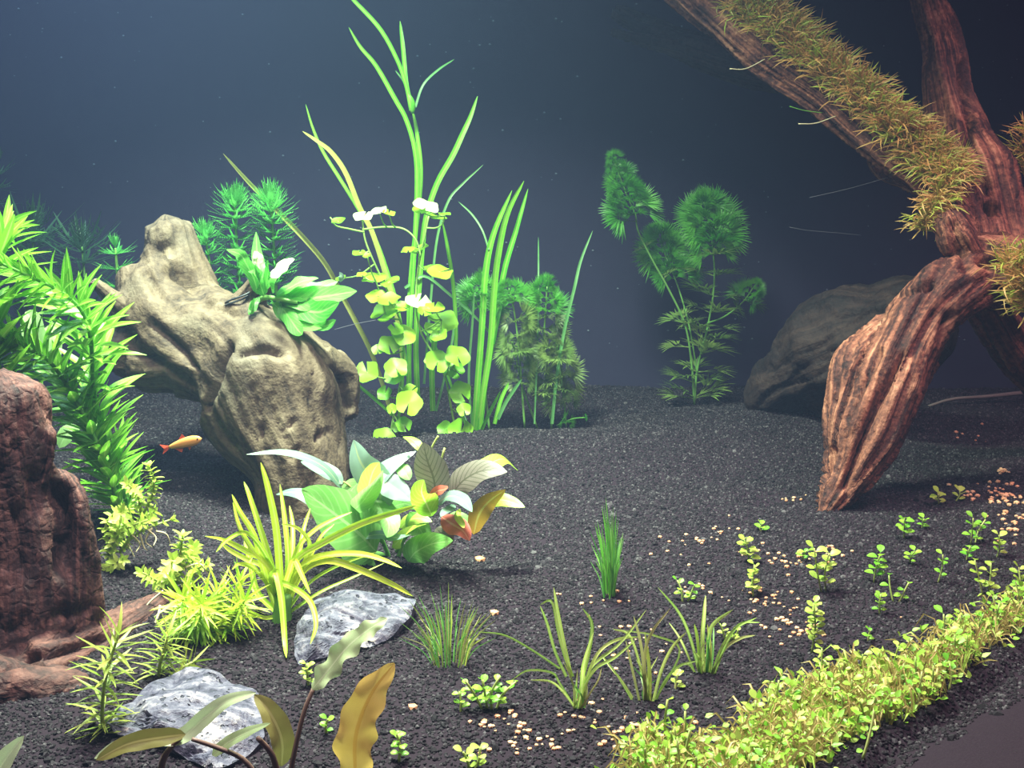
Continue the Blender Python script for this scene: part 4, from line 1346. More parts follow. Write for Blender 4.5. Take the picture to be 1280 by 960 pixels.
# ================================================================== BROAD-LEAVED PLANT
def broad_plant():
    Y = G(470, 700).y + .005
    b = P(490, 700, Y)
    t = thing('broadleaf_plant', 'broad-leaved plant with green, silvery and mauve leaves in the middle', 'aquatic plant', b)
    for pts, w in (([(492, 712), (500, 690), (508, 665), (535, 640), (545, 620)], 3.0), ([(492, 712), (480, 680), (462, 640), (455, 610)], 3.0), ([(495, 690), (520, 655), (545, 630), (562, 622)], 2.2), ([(480, 680), (460, 665), (440, 660)], 2.0), ([(400, 755), (440, 735), (480, 712), (520, 690)], 2.0)):
        m = MB()
        tube(m, px(pts, Y, .0), w * Y / F, w * .7 * Y / F, 6, 12)
        m.build('stem', M['stem'], t)
    Lv = [  # pixels base->tip, width px, normal, drift, material, label
        ([(470, 690), (450, 668), (415, 640), (377, 612)], 78, (.45, -.8, .75), -.02, 'broad', None),
        ([(468, 640), (476, 612), (452, 580), (442, 550)], 40, (-.5, -1, .35), .01, 'broad_pale', None),
        ([(455, 625), (460, 610), (466, 590), (474, 578)], 24, (.3, -1, .5), -.02, 'broad_lime', None),
        ([(440, 640), (455, 625), (468, 605), (478, 588)], 26, (.5, -1, .4), -.03, 'broad', None),
        ([(452, 622), (470, 600), (490, 580), (520, 564)], 26, (-.3, -.7, .9), .01, 'broad_pale', None),
        ([(470, 600), (485, 605), (500, 615), (514, 626)], 30, (.2, -.9, .7), -.005, 'broad_pale', None),
        ([(428, 612), (410, 588), (385, 573), (350, 565), (308, 568)], 13, (.1, -.5, .9), -.01, 'broad_pale', 'long pale drooping leaf'),
        ([(428, 605), (415, 592), (395, 582), (376, 577)], 18, (.1, -.8, .7), .01, 'broad_pale', None),
        ([(400, 640), (385, 622), (365, 615), (345, 618)], 16, (0, -.6, .9), .01, 'broad_pale', None),
        ([(545, 622), (542, 598), (534, 575), (529, 553)], 38, (.15, -1, .25), -.005, 'broad_mauve', 'mauve pointed leaf'),
        ([(563, 620), (580, 600), (605, 588), (634, 590)], 34, (.1, -.75, .75), -.008, 'broad_mauve', 'ribbed mauve leaf'),
        ([(598, 590), (612, 580), (630, 574), (647, 588)], 24, (0, -.6, .9), .02, 'broad_lime', None),
        ([(540, 645), (533, 630), (527, 615), (530, 600)], 30, (0, -1, .45), -.03, 'broad_lime', None),
        ([(592, 668), (598, 645), (610, 628), (632, 612)], 24, (.3, -1, .35), -.005, 'broad_amber', 'amber leaf with a red blush'),
        ([(612, 630), (626, 625), (640, 628), (656, 634)], 18, (0, -.7, .8), -.008, 'broad_lime', None),
        ([(545, 630), (562, 620), (578, 625), (590, 640)], 20, (0, -.7, .9), -.03, 'broad_pale', None),
        ([(568, 630), (562, 636), (556, 640), (551, 646)], 12, (0, -.7, .9), -.032, 'broad_pale', None),
        ([(552, 646), (565, 655), (578, 663), (587, 676)], 24, (.2, -1, .4), -.02, 'broad_red', 'red leaf'),
        ([(575, 636), (572, 645), (578, 655), (580, 660)], 8, (0, -1, .4), -.028, 'broad_lime', None),
        ([(470, 625), (478, 640), (486, 655), (484, 672)], 32, (.3, -1, .3), -.02, 'broad', None),
        ([(450, 672), (475, 668), (495, 672), (515, 668)], 14, (0, -.6, .9), -.02, 'broad_pale', None),
        ([(490, 684), (505, 670), (520, 660), (532, 655)], 24, (.2, -.7, .7), -.03, 'broad_lime', None),
        ([(510, 702), (520, 690), (540, 680), (566, 676)], 32, (.25, -1, .5), -.03, 'broad', None),
        ([(545, 660), (552, 668), (556, 676), (548, 684)], 24, (0, -1, .3), -.012, 'broad_mauve', None),
        ([(512, 600), (506, 590), (500, 582), (498, 575)], 16, (.2, -1, .4), .012, 'broad', None),
        ([(530, 566), (522, 556), (514, 549), (504, 546)], 12, (0, -.5, 1), .01, 'broad_lime', None),
        ([(536, 628), (545, 615), (555, 612), (560, 610)], 12, (0, -1, .5), -.02, 'broad_red', None),
        ([(430, 690), (445, 705), (462, 712), (470, 716)], 30, (-.2, -1, .3), -.005, 'broad', None),
    ]
    for i, (pts, w, nrm, k, mt, lab) in enumerate(Lv):
        m = MB()
        dn = [(p[0], p[1]) for p in pts]
        blade(m, px(dn, Y - .01, k), w * Y / F * 1.12, nrm, 16, 8, 0.78, 0.72, 0.14, 0.06, 0.12, seed=i * .9, w_end=.03)
        m.build('leaf', M[mt], t, label=lab)
    for pts, w, nrm, mt in (([(512, 640), (520, 655), (528, 668), (524, 684)], 26, (.2, -1, .3), 'broad'), ([(452, 600), (440, 612), (432, 628), (436, 645)], 26, (-.3, -1, .4), 'broad'), ([(486, 640), (496, 632), (508, 630), (520, 636)], 22, (.1, -.8, .6), 'broad'), ([(500, 660), (512, 650), (526, 648), (540, 652)], 18, (.1, -.7, .8), 'broad_lime'), ([(558, 650), (570, 646), (582, 650), (590, 660)], 14, (0, -.8, .6), 'broad'), ([(460, 690), (474, 700), (486, 706), (500, 704)], 20, (0, -1, .5), 'broad')):
        m = MB()
        blade(m, px(pts, Y, -.004), w * Y / F * 1.1, nrm, 14, 8, .78, .72, .14, .06, .12, seed=w)
        m.build('leaf', M[mt], t)
    for pts in ([(505, 690), (480, 650), (440, 610), (425, 600)], [(556, 560), (545, 600), (540, 630)], [(548, 545), (540, 560), (538, 580)]):
        m = MB(); tube(m, px(pts, Y, .0), .0005, .0004, 5, 12); m.build('stem', M['sprout_stem'], t)
broad_plant()

# ================================================================== CRYPTS IN FRONT
def crypts():
    Y = .258
    b = P(372, 985, Y)
    t = thing('cryptocoryne', 'slender plant with a pale torn leaf on a dark stalk in front of the stones', 'aquatic plant', b)
    m = MB(); tube(m, px([(360, 985), (368, 940), (380, 890), (392, 860)], Y, .005), .0007, .0005, 6, 16); m.build('leaf_stalk', M['crypt_stem'], t)
    m = MB(); blade(m, px([(390, 862), (410, 838), (435, 808), (462, 786), (484, 773)], Y, .006), 32 * Y / F, (-.6, -1, .5), 34, 8, 0.75, .55, .16, .55, .1, seed=2.0, rip=14); m.build('leaf', M['crypt_green'], t)
    m = MB(); tube(m, px([(350, 985), (345, 958), (338, 940), (322, 922)], Y, -.004), .0009, .0006, 6, 12); m.build('leaf_stalk', M['crypt_stem'], t)
    m = MB(); blade(m, px([(352, 958), (352, 925), (338, 892), (318, 868)], Y, .004), 34 * Y / F, (.7, -1, .3), 20, 8, 0.8, .6, .45, .12, .1, seed=1.0); m.build('leaf', M['crypt_olive'], t, label='folded olive leaf')
    m = MB(); blade(m, px([(265, 944), (285, 928), (312, 914), (338, 904)], Y, -.004), 18 * Y / F, (.1, -.7, .8), 16, 6, 0.6, .6, .2, .1, .1); m.build('leaf', M['crypt_green'], t)
    m = MB(); tube(m, px([(330, 985), (305, 950), (270, 934), (240, 924)], Y, -.004), .0007, .0005, 6, 14); m.build('leaf_stalk', M['crypt_stem'], t)
    b2 = P(200, 985, .26)
    t2 = thing('cryptocoryne', 'plant with a long drooping olive leaf lying across the whitish violet stone', 'aquatic plant', b2)
    m = MB(); blade(m, px([(320, 866), (285, 876), (255, 898), (225, 922), (180, 922), (145, 934), (118, 948)], .262, -.002), 24 * .262 / F, (.2, -.7, .8), 28, 6, 0.9, .5, .3, .14, .1, seed=.4); m.build('leaf', M['crypt_green'], t2)
    m = MB(); blade(m, px([(232, 918), (200, 922), (160, 930), (120, 950)], .259, -.004), 26 * .26 / F, (0, -.9, .6), 18, 6, 0.9, .5, .4, .14, .1, seed=2.4); m.build('leaf', M['crypt_olive'], t2)
    m = MB(); tube(m, px([(196, 990), (204, 950), (214, 934), (226, 922)], .26, 0), .0009, .0006, 6, 10); m.build('leaf_stalk', M['crypt_stem'], t2)
    b3 = P(450, 1010, .262)
    t3 = thing('cryptocoryne', 'single upright amber-brown ruffled leaf standing at the front', 'aquatic plant', b3)
    m = MB(); blade(m, px([(448, 1010), (444, 960), (446, 915), (464, 868), (493, 829)], .262, .006), 58 * .262 / F, (-.35, -1, .25), 36, 10, 0.9, .6, .3, .3, .2, seed=3.0, rip=13); m.build('leaf', M['crypt_brown'], t3)
    m = MB(); tube(m, px([(449, 1030), (448, 1008), (444, 970)], .262, 0), .001, .0008, 6, 8); m.build('leaf_stalk', M['crypt_stem'], t3)
    b4 = P(0, 990, .27)
    t4 = thing('cryptocoryne', 'pale green leaf tip poking up at the lower corner by the red stump', 'aquatic plant', b4)
    m = MB(); blade(m, px([(-18, 1000), (-6, 970), (10, 945), (30, 920)], .27, .003), 30 * .27 / F, (-.3, -1, .3), 16, 6, 0.8, .6, .2, .08); m.build('leaf', M['crypt_green'], t4)
crypts()

# ================================================================== GRASS TUFTS
def grass_tuft(name, label, base, blades, spread, hpx, w, mats, group=None, lean=0, wr=None):
    g = G(*base)
    t = thing(name, label, 'aquatic plant', g, group)
    Y = g.y
    for i in range(blades):
        u = R(-1, 1)
        bx = base[0] + u * spread * .45
        yy = Y + R(-.006, .006)
        h = hpx * (.38 + .62 * R(0, 1) ** 1.8) * (1 - .25 * abs(u))
        ex = bx + u * spread * R(.3, 1.3) + lean * h / hpx
        bz = Vector((P(bx, base[1], yy).x, yy, soil(P(bx, base[1], yy).x, yy) - .001))
        top = P(ex, base[1] - h, yy + R(-.012, .012))
        mid = bz.lerp(top, .5) + Vector(((bz.x - top.x) * .16, 0, .08 * (top.z - bz.z)))
        m = MB()
        ribbon(m, [bz, mid, top], w * R(.8, 1.2) * Y / F, n=8, facing=(R(-.6, .6), -1, .2), fold=.25, tip=.7)
        m.build('blade', M[random.choice(mats)], t)
    return t

grass_tuft('hairgrass', 'slim upright tuft of bright hairgrass alone on the open soil', (762, 740), 90, 15, 122, 1.6, ['hair', 'hair', 'hair', 'reed'], 'hairgrass tufts', -6)
tt = grass_tuft('hairgrass', 'wide wispy tuft of hairgrass beside the pitted flat stone', (562, 827), 78, 42, 104, 1.5, ['hair', 'hair', 'hair_dry', 'spike'], 'hairgrass tufts')

def rush(label, base, blades):
    g = G(*base)
    t = thing('dwarf_rush', label, 'aquatic plant', g, 'small arching rushes')
    for (pts, w, mt) in blades:
        m = MB()
        k = R(-.015, .012)
        p3 = px(pts, g.y, k)
        p3[0].z = soil(p3[0].x, p3[0].y) - .001 if pts[0][1] > base[1] - 14 else p3[0].z
        ribbon(m, p3, w * .82 * g.y / F, n=14, facing=(R(-.4, .4), -1, R(.2, .7)), fold=.22, twist=R(-.4, .4), tip=.5)
        m.build('blade', M[mt], t)
    for i in range(10):
        m = MB()
        x = base[0] + R(-9, 9)
        h = R(25, 62)
        p3 = px([(x, base[1]), (x + R(-4, 4), base[1] - h * .5), (x + R(-16, 16), base[1] - h)], g.y, R(-.006, .012))
        ribbon(m, p3, 2.6 * g.y / F, n=8, facing=(R(-.5, .5), -1, .3), fold=.2, tip=.6)
        m.build('blade', M[random.choice(['hair', 'hair_dry', 'sword'])], t)
rush('small rush with two tall blades and a long blade bent far out', (722, 886), [
    ([(716, 846), (706, 820), (698, 790), (690, 752), (675, 757)][:4] + [(675, 756)], 5, 'sword'),
    ([(714, 846), (704, 800), (698, 770), (692, 734)], 6.5, 'sword'),
    ([(708, 846), (694, 815), (684, 780), (675, 757)], 5, 'sword'),
    ([(700, 836), (664, 812), (630, 794), (596, 790)], 3.6, 'sword'),
    ([(722, 886), (700, 855), (690, 841), (660, 838), (640, 850)], 3.6, 'sword'),
    ([(722, 886), (705, 866), (688, 852), (662, 850)], 3.6, 'sword'),
    ([(724, 886), (728, 850), (736, 815), (740, 780), (728, 760)], 6, 'sword'),
    ([(726, 884), (734, 850), (742, 830), (775, 804), (808, 762)], 5, 'sword'),
    ([(726, 870), (745, 820), (770, 800), (800, 796)], 5, 'sword'),
    ([(724, 880), (728, 850), (730, 830), (742, 790)], 7, 'sword'),
    ([(728, 860), (745, 835), (768, 822), (794, 800)], 5, 'sword'),
    ([(724, 886), (738, 866), (748, 850), (752, 835)], 3, 'hair_dry'),
])
rush('small rush with thin tan blades between the two larger rushes', (812, 876), [
    ([(795, 876), (780, 855), (765, 836), (752, 820)], 3.5, 'sword'),
    ([(792, 874), (772, 845), (752, 818)], 3, 'sword'),
    ([(816, 874), (826, 840), (840, 810), (858, 790)], 5, 'sword'),
    ([(818, 872), (832, 850), (850, 832), (872, 826)], 4, 'sword'),
    ([(806, 870), (804, 830), (800, 800), (792, 770)], 5, 'hair_dry'),
    ([(808, 870), (806, 820), (815, 790), (838, 760)], 5, 'hair_dry'),
    ([(812, 870), (790, 800), (766, 786)], 4, 'sword'),
    ([(816, 870), (850, 815), (820, 795), (780, 788)], 3.4, 'sword'),
    ([(800, 872), (790, 835), (782, 800)], 4, 'hair_dry'),
    ([(812, 874), (812, 840), (806, 790)], 6, 'spike'),
])
rush('small rush with a broad upright blade beside the orange gravel', (882, 842), [
    ([(880, 842), (878, 800), (880, 770), (882, 744)], 6.5, 'sword'),
    ([(876, 840), (862, 795), (848, 765), (822, 734)], 4.6, 'sword'),
    ([(884, 840), (886, 800), (892, 780), (916, 762)], 7, 'sword'),
    ([(890, 838), (902, 810), (920, 785), (946, 772)], 5, 'sword'),
    ([(888, 838), (905, 812), (925, 798), (944, 794)], 5, 'hair_dry'),
    ([(892, 838), (908, 805), (925, 780), (950, 778)], 4, 'sword'),
    ([(870, 840), (858, 815), (848, 795), (836, 778)], 4, 'sword'),
    ([(872, 838), (860, 830), (845, 835), (835, 850)], 3.5, 'sword'),
    ([(876, 842), (872, 800), (868, 780)], 5, 'spike'),
    ([(886, 842), (888, 810), (884, 780)], 5, 'spike'),
])

# ================================================================== SPROUTS ON THE SOIL
def sprout(label, base, hpx, leaves, lean=0, lpx=11, key='sprout', group='round-leaved sprouts on the soil', name='sprout', heads=1, wide=6, g=None):
    g = g or G(*base)
    Y = g.y
    t = thing(name, label, 'aquatic plant', g, group)
    H = hpx * Y / F
    for hd in range(heads):
        dx = (hd - (heads - 1) / 2) * wide * Y / F
        tip = g + Vector((dx * 1.6 + lean * Y / F, R(-.004, .004), H * (1 - .25 * R(0, 1) * (hd > 0))))
        pth = [g + Vector((dx * .4, 0, -.001)), g.lerp(tip, .5) + Vector((R(-.001, .001), 0, 0)), tip]
        m = MB()
        tube(m, pth, .00045, .00035, 4, 6)
        m.build('stem', M['sprout_stem'], t)
        c = spline(pth, 20)
        n = max(2, leaves // heads)
        for i in range(n):
            k = 0.25 + 0.75 * (i / max(1, n - 1))
            p = c[min(20, int(k * 20))]
            th = i * 2.4 + R(-.5, .5)
            el = R(.15, .8) if k < .9 else R(.5, 1.1)
            d = Vector((math.cos(th), math.sin(th) * .9 - .15, el))
            link('leaf', random.choice(LM[key]), t, frame(p - g, d, (0, -.3, 1), lpx * Y / F * R(.75, 1.15)))
    return t

SPR = [  # label, base px, height px, leaves, lean, heads, leaf px, key
    ('three-leaved lime sprout close by the foot of the chestnut driftwood', (952, 664), 10, 4, 0, 1, 11, 'sprout'),
    ('pale sprout with a side leaf behind a taller sprout on the open soil', (936, 704), 34, 9, -8, 1, 12, 'sprout_pale'),
    ('upright pale sprout in the middle of the orange gravel', (942, 746), 40, 12, 2, 1, 11, 'sprout_pale'),
    ('small lime sprout standing behind the rush with the broad upright blade', (856, 752), 26, 9, 2, 2, 9, 'sprout'),
    ('large leafy sprout with spreading pale leaves, just in front of the driftwood foot', (1030, 740), 62, 16, -6, 2, 14, 'sprout_pale'),
    ('tall column-like pale sprout rising from the end of the carpet', (1014, 816), 70, 20, 0, 1, 12, 'sprout_pale'),
    ('sprout with one broad low leaf on the bare soil', (1092, 728), 40, 10, 6, 1, 12, 'sprout'),
    ('tiny sprout beside the broad low-leaved sprout', (1138, 704), 20, 6, 0, 1, 9, 'sprout'),
    ('thin single-stemmed sprout with a forked tip', (1172, 728), 40, 6, 2, 1, 9, 'sprout'),
    ('bushy green sprout with a fallen stalk at its side', (1130, 672), 28, 9, -4, 1, 11, 'sprout'),
    ('tiny sprout behind the fallen stalk', (1152, 660), 14, 6, 0, 1, 9, 'sprout'),
    ('lime sprout pair in the shade behind the others', (1174, 630), 16, 6, -4, 1, 10, 'sprout_pale'),
    ('single lime leaf sprout beside the cream gravel', (1194, 626), 14, 4, 4, 1, 11, 'sprout_pale'),
    ('dark green sprout next to the bright gravel bank', (1216, 680), 36, 12, 8, 2, 10, 'sprout'),
    ('low sprout at the near end of the bright gravel bank', (1208, 700), 20, 7, 2, 1, 10, 'sprout'),
    ('slim sprout among the bright gravel', (1246, 696), 30, 8, 0, 1, 10, 'sprout_pale'),
    ('leafy sprout at the far end of the carpet', (1232, 744), 46, 14, -4, 2, 11, 'sprout_pale'),
    ('two-armed sprout between carpet and bare soil', (1120, 752), 32, 6, 4, 2, 10, 'sprout'),
    ('small pyramid-shaped sprout on the bare soil by the carpet', (1100, 768), 28, 9, 0, 1, 10, 'sprout'),
    ('tiny two-leaved sprout just behind the carpet edge', (1085, 802), 16, 4, 2, 1, 9, 'sprout'),
    ('sprout at the picture edge above the carpet end', (1276, 742), 32, 8, 0, 1, 11, 'sprout_pale'),
    ('bushy green sprout with upright arms before the wispy hairgrass', (612, 886), 46, 26, 2, 4, 12, 'sprout'),
    ('thin sprout beside the bushy green one', (576, 890), 26, 5, -2, 1, 11, 'sprout'),
    ('pale sprout with two long leaves at the bottom edge', (590, 962), 32, 8, 0, 2, 14, 'sprout_pale'),
    ('sprout with stacked leaf pairs beside the amber-brown leaf', (498, 952), 40, 9, -2, 1, 13, 'sprout'),
    ('two-leaved sprout between the crypt stalk and the amber-brown leaf', (408, 916), 24, 4, 4, 1, 10, 'sprout'),
    ('small pale sprout against the edge of the pitted flat stone', (386, 858), 32, 8, -2, 1, 10, 'sprout_pale'),
    ('solitary pale sprout beyond the thin tan rush', (844, 862), 20, 5, 4, 1, 11, 'sprout_pale'),
    ('lime sprout squeezed between the two rushes', (910, 800), 22, 8, 0, 2, 9, 'sprout_pale'),
    ('little sprout with a leaning tip on the gravel beside the pale sprout', (1004, 700), 16, 5, 2, 1, 9, 'sprout'),
]
for (lab, b, h, n, ln, hd, lp, key) in SPR:
    sprout(lab, b, h, int(n * 1.25), ln, lp * 1.12, key, heads=hd, wide=14)

# ================================================================== CARPET ALONG THE FRONT PANE
def inside(p, poly):
    r = False
    j = len(poly) - 1
    for i in range(len(poly)):
        a, b = poly[i], poly[j]
        if (a[1] > p[1]) != (b[1] > p[1]) and p[0] < (b[0] - a[0]) * (p[1] - a[1]) / (b[1] - a[1]) + a[0]: r = not r
        j = i
    return r
CARPET = [(885, 1010), (905, 950), (945, 908), (1000, 872), (1050, 852), (1100, 842), (1150, 828), (1180, 804), (1230, 780), (1300, 748), (1330, 750), (1300, 782), (1240, 808), (1205, 846), (1150, 897), (1090, 914), (1050, 932), (1000, 975), (950, 1010)]
CLUMP = [(786, 1010), (790, 955), (822, 932), (858, 948), (868, 1010)]
def on_carpet(p):
    return inside(p, CARPET) or inside(p, CLUMP)
def carpet():
    rnd = random.Random(11)
    base = G(1000, 930)
    mat = thing('carpet_runners', 'tangled yellow-brown runners matted under the carpet of round leaves', 'plant mat', base)
    mb = MB()
    pts = []
    while len(pts) < 2300:
        p = (rnd.uniform(780, 1335), rnd.uniform(740, 1010))
        if on_carpet(p) or (p[1] > 950 and p[0] < 910 and rnd.random() < .5): pts.append(p)
    for p in pts:
        g = G(*p)
        if (Vector((g.x, g.y)) - PA).dot(PN) < 0.049: continue
        h = rnd.uniform(.002, .011)
        th = rnd.uniform(0, 6.28)
        L = rnd.uniform(.004, .011)
        a = g + Vector((0, 0, -.0005))
        c = g + Vector((math.cos(th) * L * .5, math.sin(th) * L * .5, h))
        e = g + Vector((math.cos(th) * L, math.sin(th) * L, h * rnd.uniform(.2, 1.1)))
        if (Vector((e.x, e.y)) - PA).dot(PN) < 0.048: continue
        ribbon(mb, [a, c, e], .0006, n=3, facing=(rnd.uniform(-1, 1), -1, .8), fold=.2, mi=rnd.choice((0, 0, 0, 1)))
        if rnd.random() < .5:
            d = Vector((rnd.uniform(-1, 1), rnd.uniform(-1, .4), rnd.uniform(.1, .8))).normalized()
            blade(mb, [e, e + d * .0012, e + d * rnd.uniform(.002, .0034)], .0018, (0, -.4, 1), 3, 2, fold=.2, mi=rnd.choice((1, 2, 2)))
    o = mb.build('runners', [M['mat_brown'], M['sprout_pale'], M['sprout']], mat)
    o['kind'] = 'stuff'
    n = 0
    tries = 0
    spots = []
    while n < 105 and tries < 6000:
        tries += 1
        p = (rnd.uniform(780, 1335), rnd.uniform(740, 1005))
        if not on_carpet(p): continue
        if any((p[0] - q[0]) ** 2 + (p[1] - q[1]) ** 2 < 190 for q in spots): continue
        g = G(*p)
        if (Vector((g.x, g.y)) - PA).dot(PN) < 0.051: continue
        spots.append(p)
        left = p[0] < 880
        sprout('low round-leaved carpet sprig in the dense strip along the front pane' if not left else 'taller round-leaved sprig in the clump at the near end of the carpet', p, rnd.uniform(18, 58) if not left else rnd.uniform(40, 76), rnd.choice((6, 7, 8)), rnd.uniform(-6, 6), rnd.uniform(9, 16.5),
               'sprout' if rnd.random() < .6 else 'sprout_pale', 'carpet sprigs in the strip' if not left else 'carpet sprigs in the near clump', 'carpet_sprig', 1, 6, g)
        n += 1
    t = thing('carpet_runner', 'loose runner with paired leaves hanging over the bare edge soil', 'aquatic plant', G(1080, 946))
    Y = G(1080, 946).y
    m = MB(); path = px([(1078, 950), (1084, 930), (1090, 905), (1093, 885)], Y, .004); tube(m, path, .0005, .0004, 4, 8); m.build('stem', M['sprout_stem'], t)
    for (a, b, dx, dz) in ((1080, 938, -1, .2), (1084, 922, -1, .3), (1084, 912, -1, .4), (1088, 912, 1, .5), (1092, 890, .3, 1), (1090, 900, -.6, .6)):
        link('leaf', random.choice(LM['sprout']), t, frame(P(a, b, Y) - t.location, (dx, -.3, dz), (0, -.4, 1), 11 * Y / F))
carpet()

# ================================================================== GRAVEL CHIPS
def chips():
    rnd = random.Random(5)
    meshes = []
    for s in range(4):
        bm = bmesh.new()
        bmesh.ops.create_icosphere(bm, subdivisions=1, radius=1)
        for v in bm.verts:
            v.co *= 1 + .3 * noise.noise(v.co * 1.7 + Vector((s * 3.1, 0, 0)))
            v.co.z *= .75
        me = bpy.data.meshes.new('gravel_chip')
        bm.to_mesh(me); bm.free()
        me.materials.append(M['chip'])
        meshes.append(me)
    Z = [  # centre px, spread px, count, label
        (872, 676, 22, 10, 10), (905, 660, 20, 14, 8), (930, 690, 26, 8, 6), (990, 702, 34, 12, 22), (1044, 690, 22, 8, 10), (985, 624, 16, 4, 7),
        (950, 750, 30, 20, 22), (985, 775, 34, 26, 26), (890, 745, 40, 14, 8), (760, 748, 40, 8, 7), (790, 815, 40, 30, 20), (720, 900, 50, 20, 16), (630, 905, 36, 14, 24), (655, 935, 60, 16, 16), (790, 905, 24, 14, 8), (765, 925, 20, 14, 8), (860, 905, 30, 14, 5), (680, 925, 20, 8, 6),
        (1245, 612, 32, 14, 26), (1262, 625, 22, 10, 20), (1215, 620, 12, 6, 6), (1250, 590, 14, 6, 8), (1262, 655, 26, 20, 22), (1225, 548, 30, 8, 4), (1208, 545, 20, 10, 3), (850, 690, 60, 24, 8), (700, 760, 60, 20, 4), (1190, 790, 60, 20, 4), (1010, 790, 20, 10, 8)]
    lab = {}
    for (cx, cy, sx, sy, n) in Z:
        right = cx > 1190
        for _ in range(n):
            x, y = rnd.gauss(cx, sx * .55), rnd.gauss(cy, sy * .55)
            g = G(x, y)
            if (Vector((g.x, g.y)) - PA).dot(PN) < .006 or g.x < -.1: continue
            o = bpy.data.objects.new('gravel_chip', rnd.choice(meshes))
            COL.objects.link(o)
            s = rnd.uniform(.0005, .00105)
            if right: s *= 1.4
            o.matrix_basis = Matrix.Translation(g + Vector((0, 0, s * .5))) @ Matrix.Rotation(rnd.uniform(0, 6.28), 4, 'Z') @ Matrix.Diagonal((s * rnd.uniform(.8, 1.3), s, s, 1))
            if right: tag(o, 'cream-orange gravel chip in the bank beside the chestnut driftwood', 'gravel chip', 'gravel chips in the bank')
            else: tag(o, 'tiny orange gravel chip scattered on the black soil', 'gravel chip', 'gravel chips scattered on the soil')
    for (x, y, s, lb) in ((600, 702, .0022, 'orange snail-sized pebble alone behind the strap-leaved plant'), (618, 768, .0016, 'white chip alone on the soil before the hairgrass'), (516, 886, .0014, 'white-blue chip alone beside the amber-brown leaf')):
        g = G(x, y)
        o = link('pebble', meshes[1], None, Matrix.Translation(g + Vector((0, 0, s * .4))) @ Matrix.Diagonal((s * 1.2, s, s, 1)))
        tag(o, lb, 'pebble')
chips()

# ================================================================== MOSS ON THE DRIFTWOOD
def moss(name, label, path, rad, count, sprigs, spread_up=1.0, lmul=1.0):
    rnd = random.Random(len(label))
    c = spline([Vector((*P(a, b, Y), r * Y / F)) for (a, b, Y, r) in path], 60)
    base = Vector(c[30][:3])
    t = thing(name, label, 'moss', base, 'moss on the chestnut driftwood')
    mb = MB()
    def root():
        q = rnd.choice(c)
        th = rnd.uniform(-1.3, 1.3)
        n = Vector((math.sin(th) * .8, -.55 + rnd.uniform(-.5, .5), math.cos(th) * spread_up + .1)).normalized()
        cl = 1 + .5 * noise.noise(Vector(q[:3]) * 60)
        return Vector(q[:3]) + n * q[3] * rnd.uniform(.75, 1.0) * cl, n
    for _ in range(count):
        p, n = root()
        L = rnd.uniform(.005, .017) * lmul
        d = (n + Vector((rnd.uniform(-1.4, 1.4), rnd.uniform(-.7, .7), rnd.uniform(-.9, .7)))).normalized()
        m_ = p + d * L * .5 + n * .0016
        e = m_ + (d + Vector((rnd.uniform(-1, 1), rnd.uniform(-.6, .6), rnd.uniform(-1, .3)))).normalized() * L * .5
        ribbon(mb, [p - n * .002, m_, e], rnd.uniform(.0003, .0008), n=4, facing=(rnd.uniform(-1, 1), -1, .6), fold=.2, tip=.5, mi=rnd.choice((0, 0, 1, 1, 1, 1, 1, 2)))
    o = mb.build('strands', [M['moss'], M['moss_brown'], M['moss_lime']], t)
    o['kind'] = 'stuff'
    for k in range(sprigs):
        p, n = root()
        L = rnd.uniform(.009, .018) * lmul
        d = (n * 1.2 + Vector((rnd.uniform(-1, 1), rnd.uniform(-.5, .3), rnd.uniform(-.5, .6)))).normalized()
        m = MB()
        pts = [p - n * .002, p + d * L * .5, p + d * L + Vector((rnd.uniform(-.003, .003), 0, -.002))]
        ribbon(m, pts, .0008, n=5, fold=.2)
        cc = spline(pts, 10)
        for i in range(3, 10):
            for s in (-1, 1):
                q = cc[i]
                dd = (d * .8 + Vector((s * d.z + .1, -.4, -s * d.x)) * .9).normalized()
                ribbon(m, [q, q + dd * .0026 * (1.2 - i / 12)], .0009, n=2, fold=.1, tip=.7)
        m.build('sprig', M[rnd.choice(('moss', 'moss_brown', 'moss_lime', 'moss_lime'))], t)
moss('moss_clump', 'thick olive and tan moss carpet along the rising arm of the chestnut driftwood', [(1184, 236, .60, 22), (1150, 208, .61, 22), (1110, 168, .615, 24), (1050, 118, .63, 27), (985, 70, .65, 28), (930, 26, .67, 26)], 30, 4600, 46)
moss('moss_clump', 'drooping moss tuft hanging from the arm where it meets the trunk', [(1186, 215, .595, 10), (1178, 235, .592, 14), (1168, 256, .59, 14), (1160, 275, .59, 10), (1150, 288, .592, 6)], 12, 500, 10, .4, .8)
moss('moss_clump', 'yellow-green moss tuft at the edge of the lower driftwood branch', [(1262, 330, .55, 16), (1276, 350, .545, 20), (1284, 375, .545, 22), (1290, 398, .55, 18)], 16, 700, 16, .6)
moss('moss_clump', 'dim moss patch high behind the driftwood trunk', [(1290, 170, .64, 14), (1284, 200, .64, 16), (1286, 225, .64, 14)], 14, 260, 6, .6)

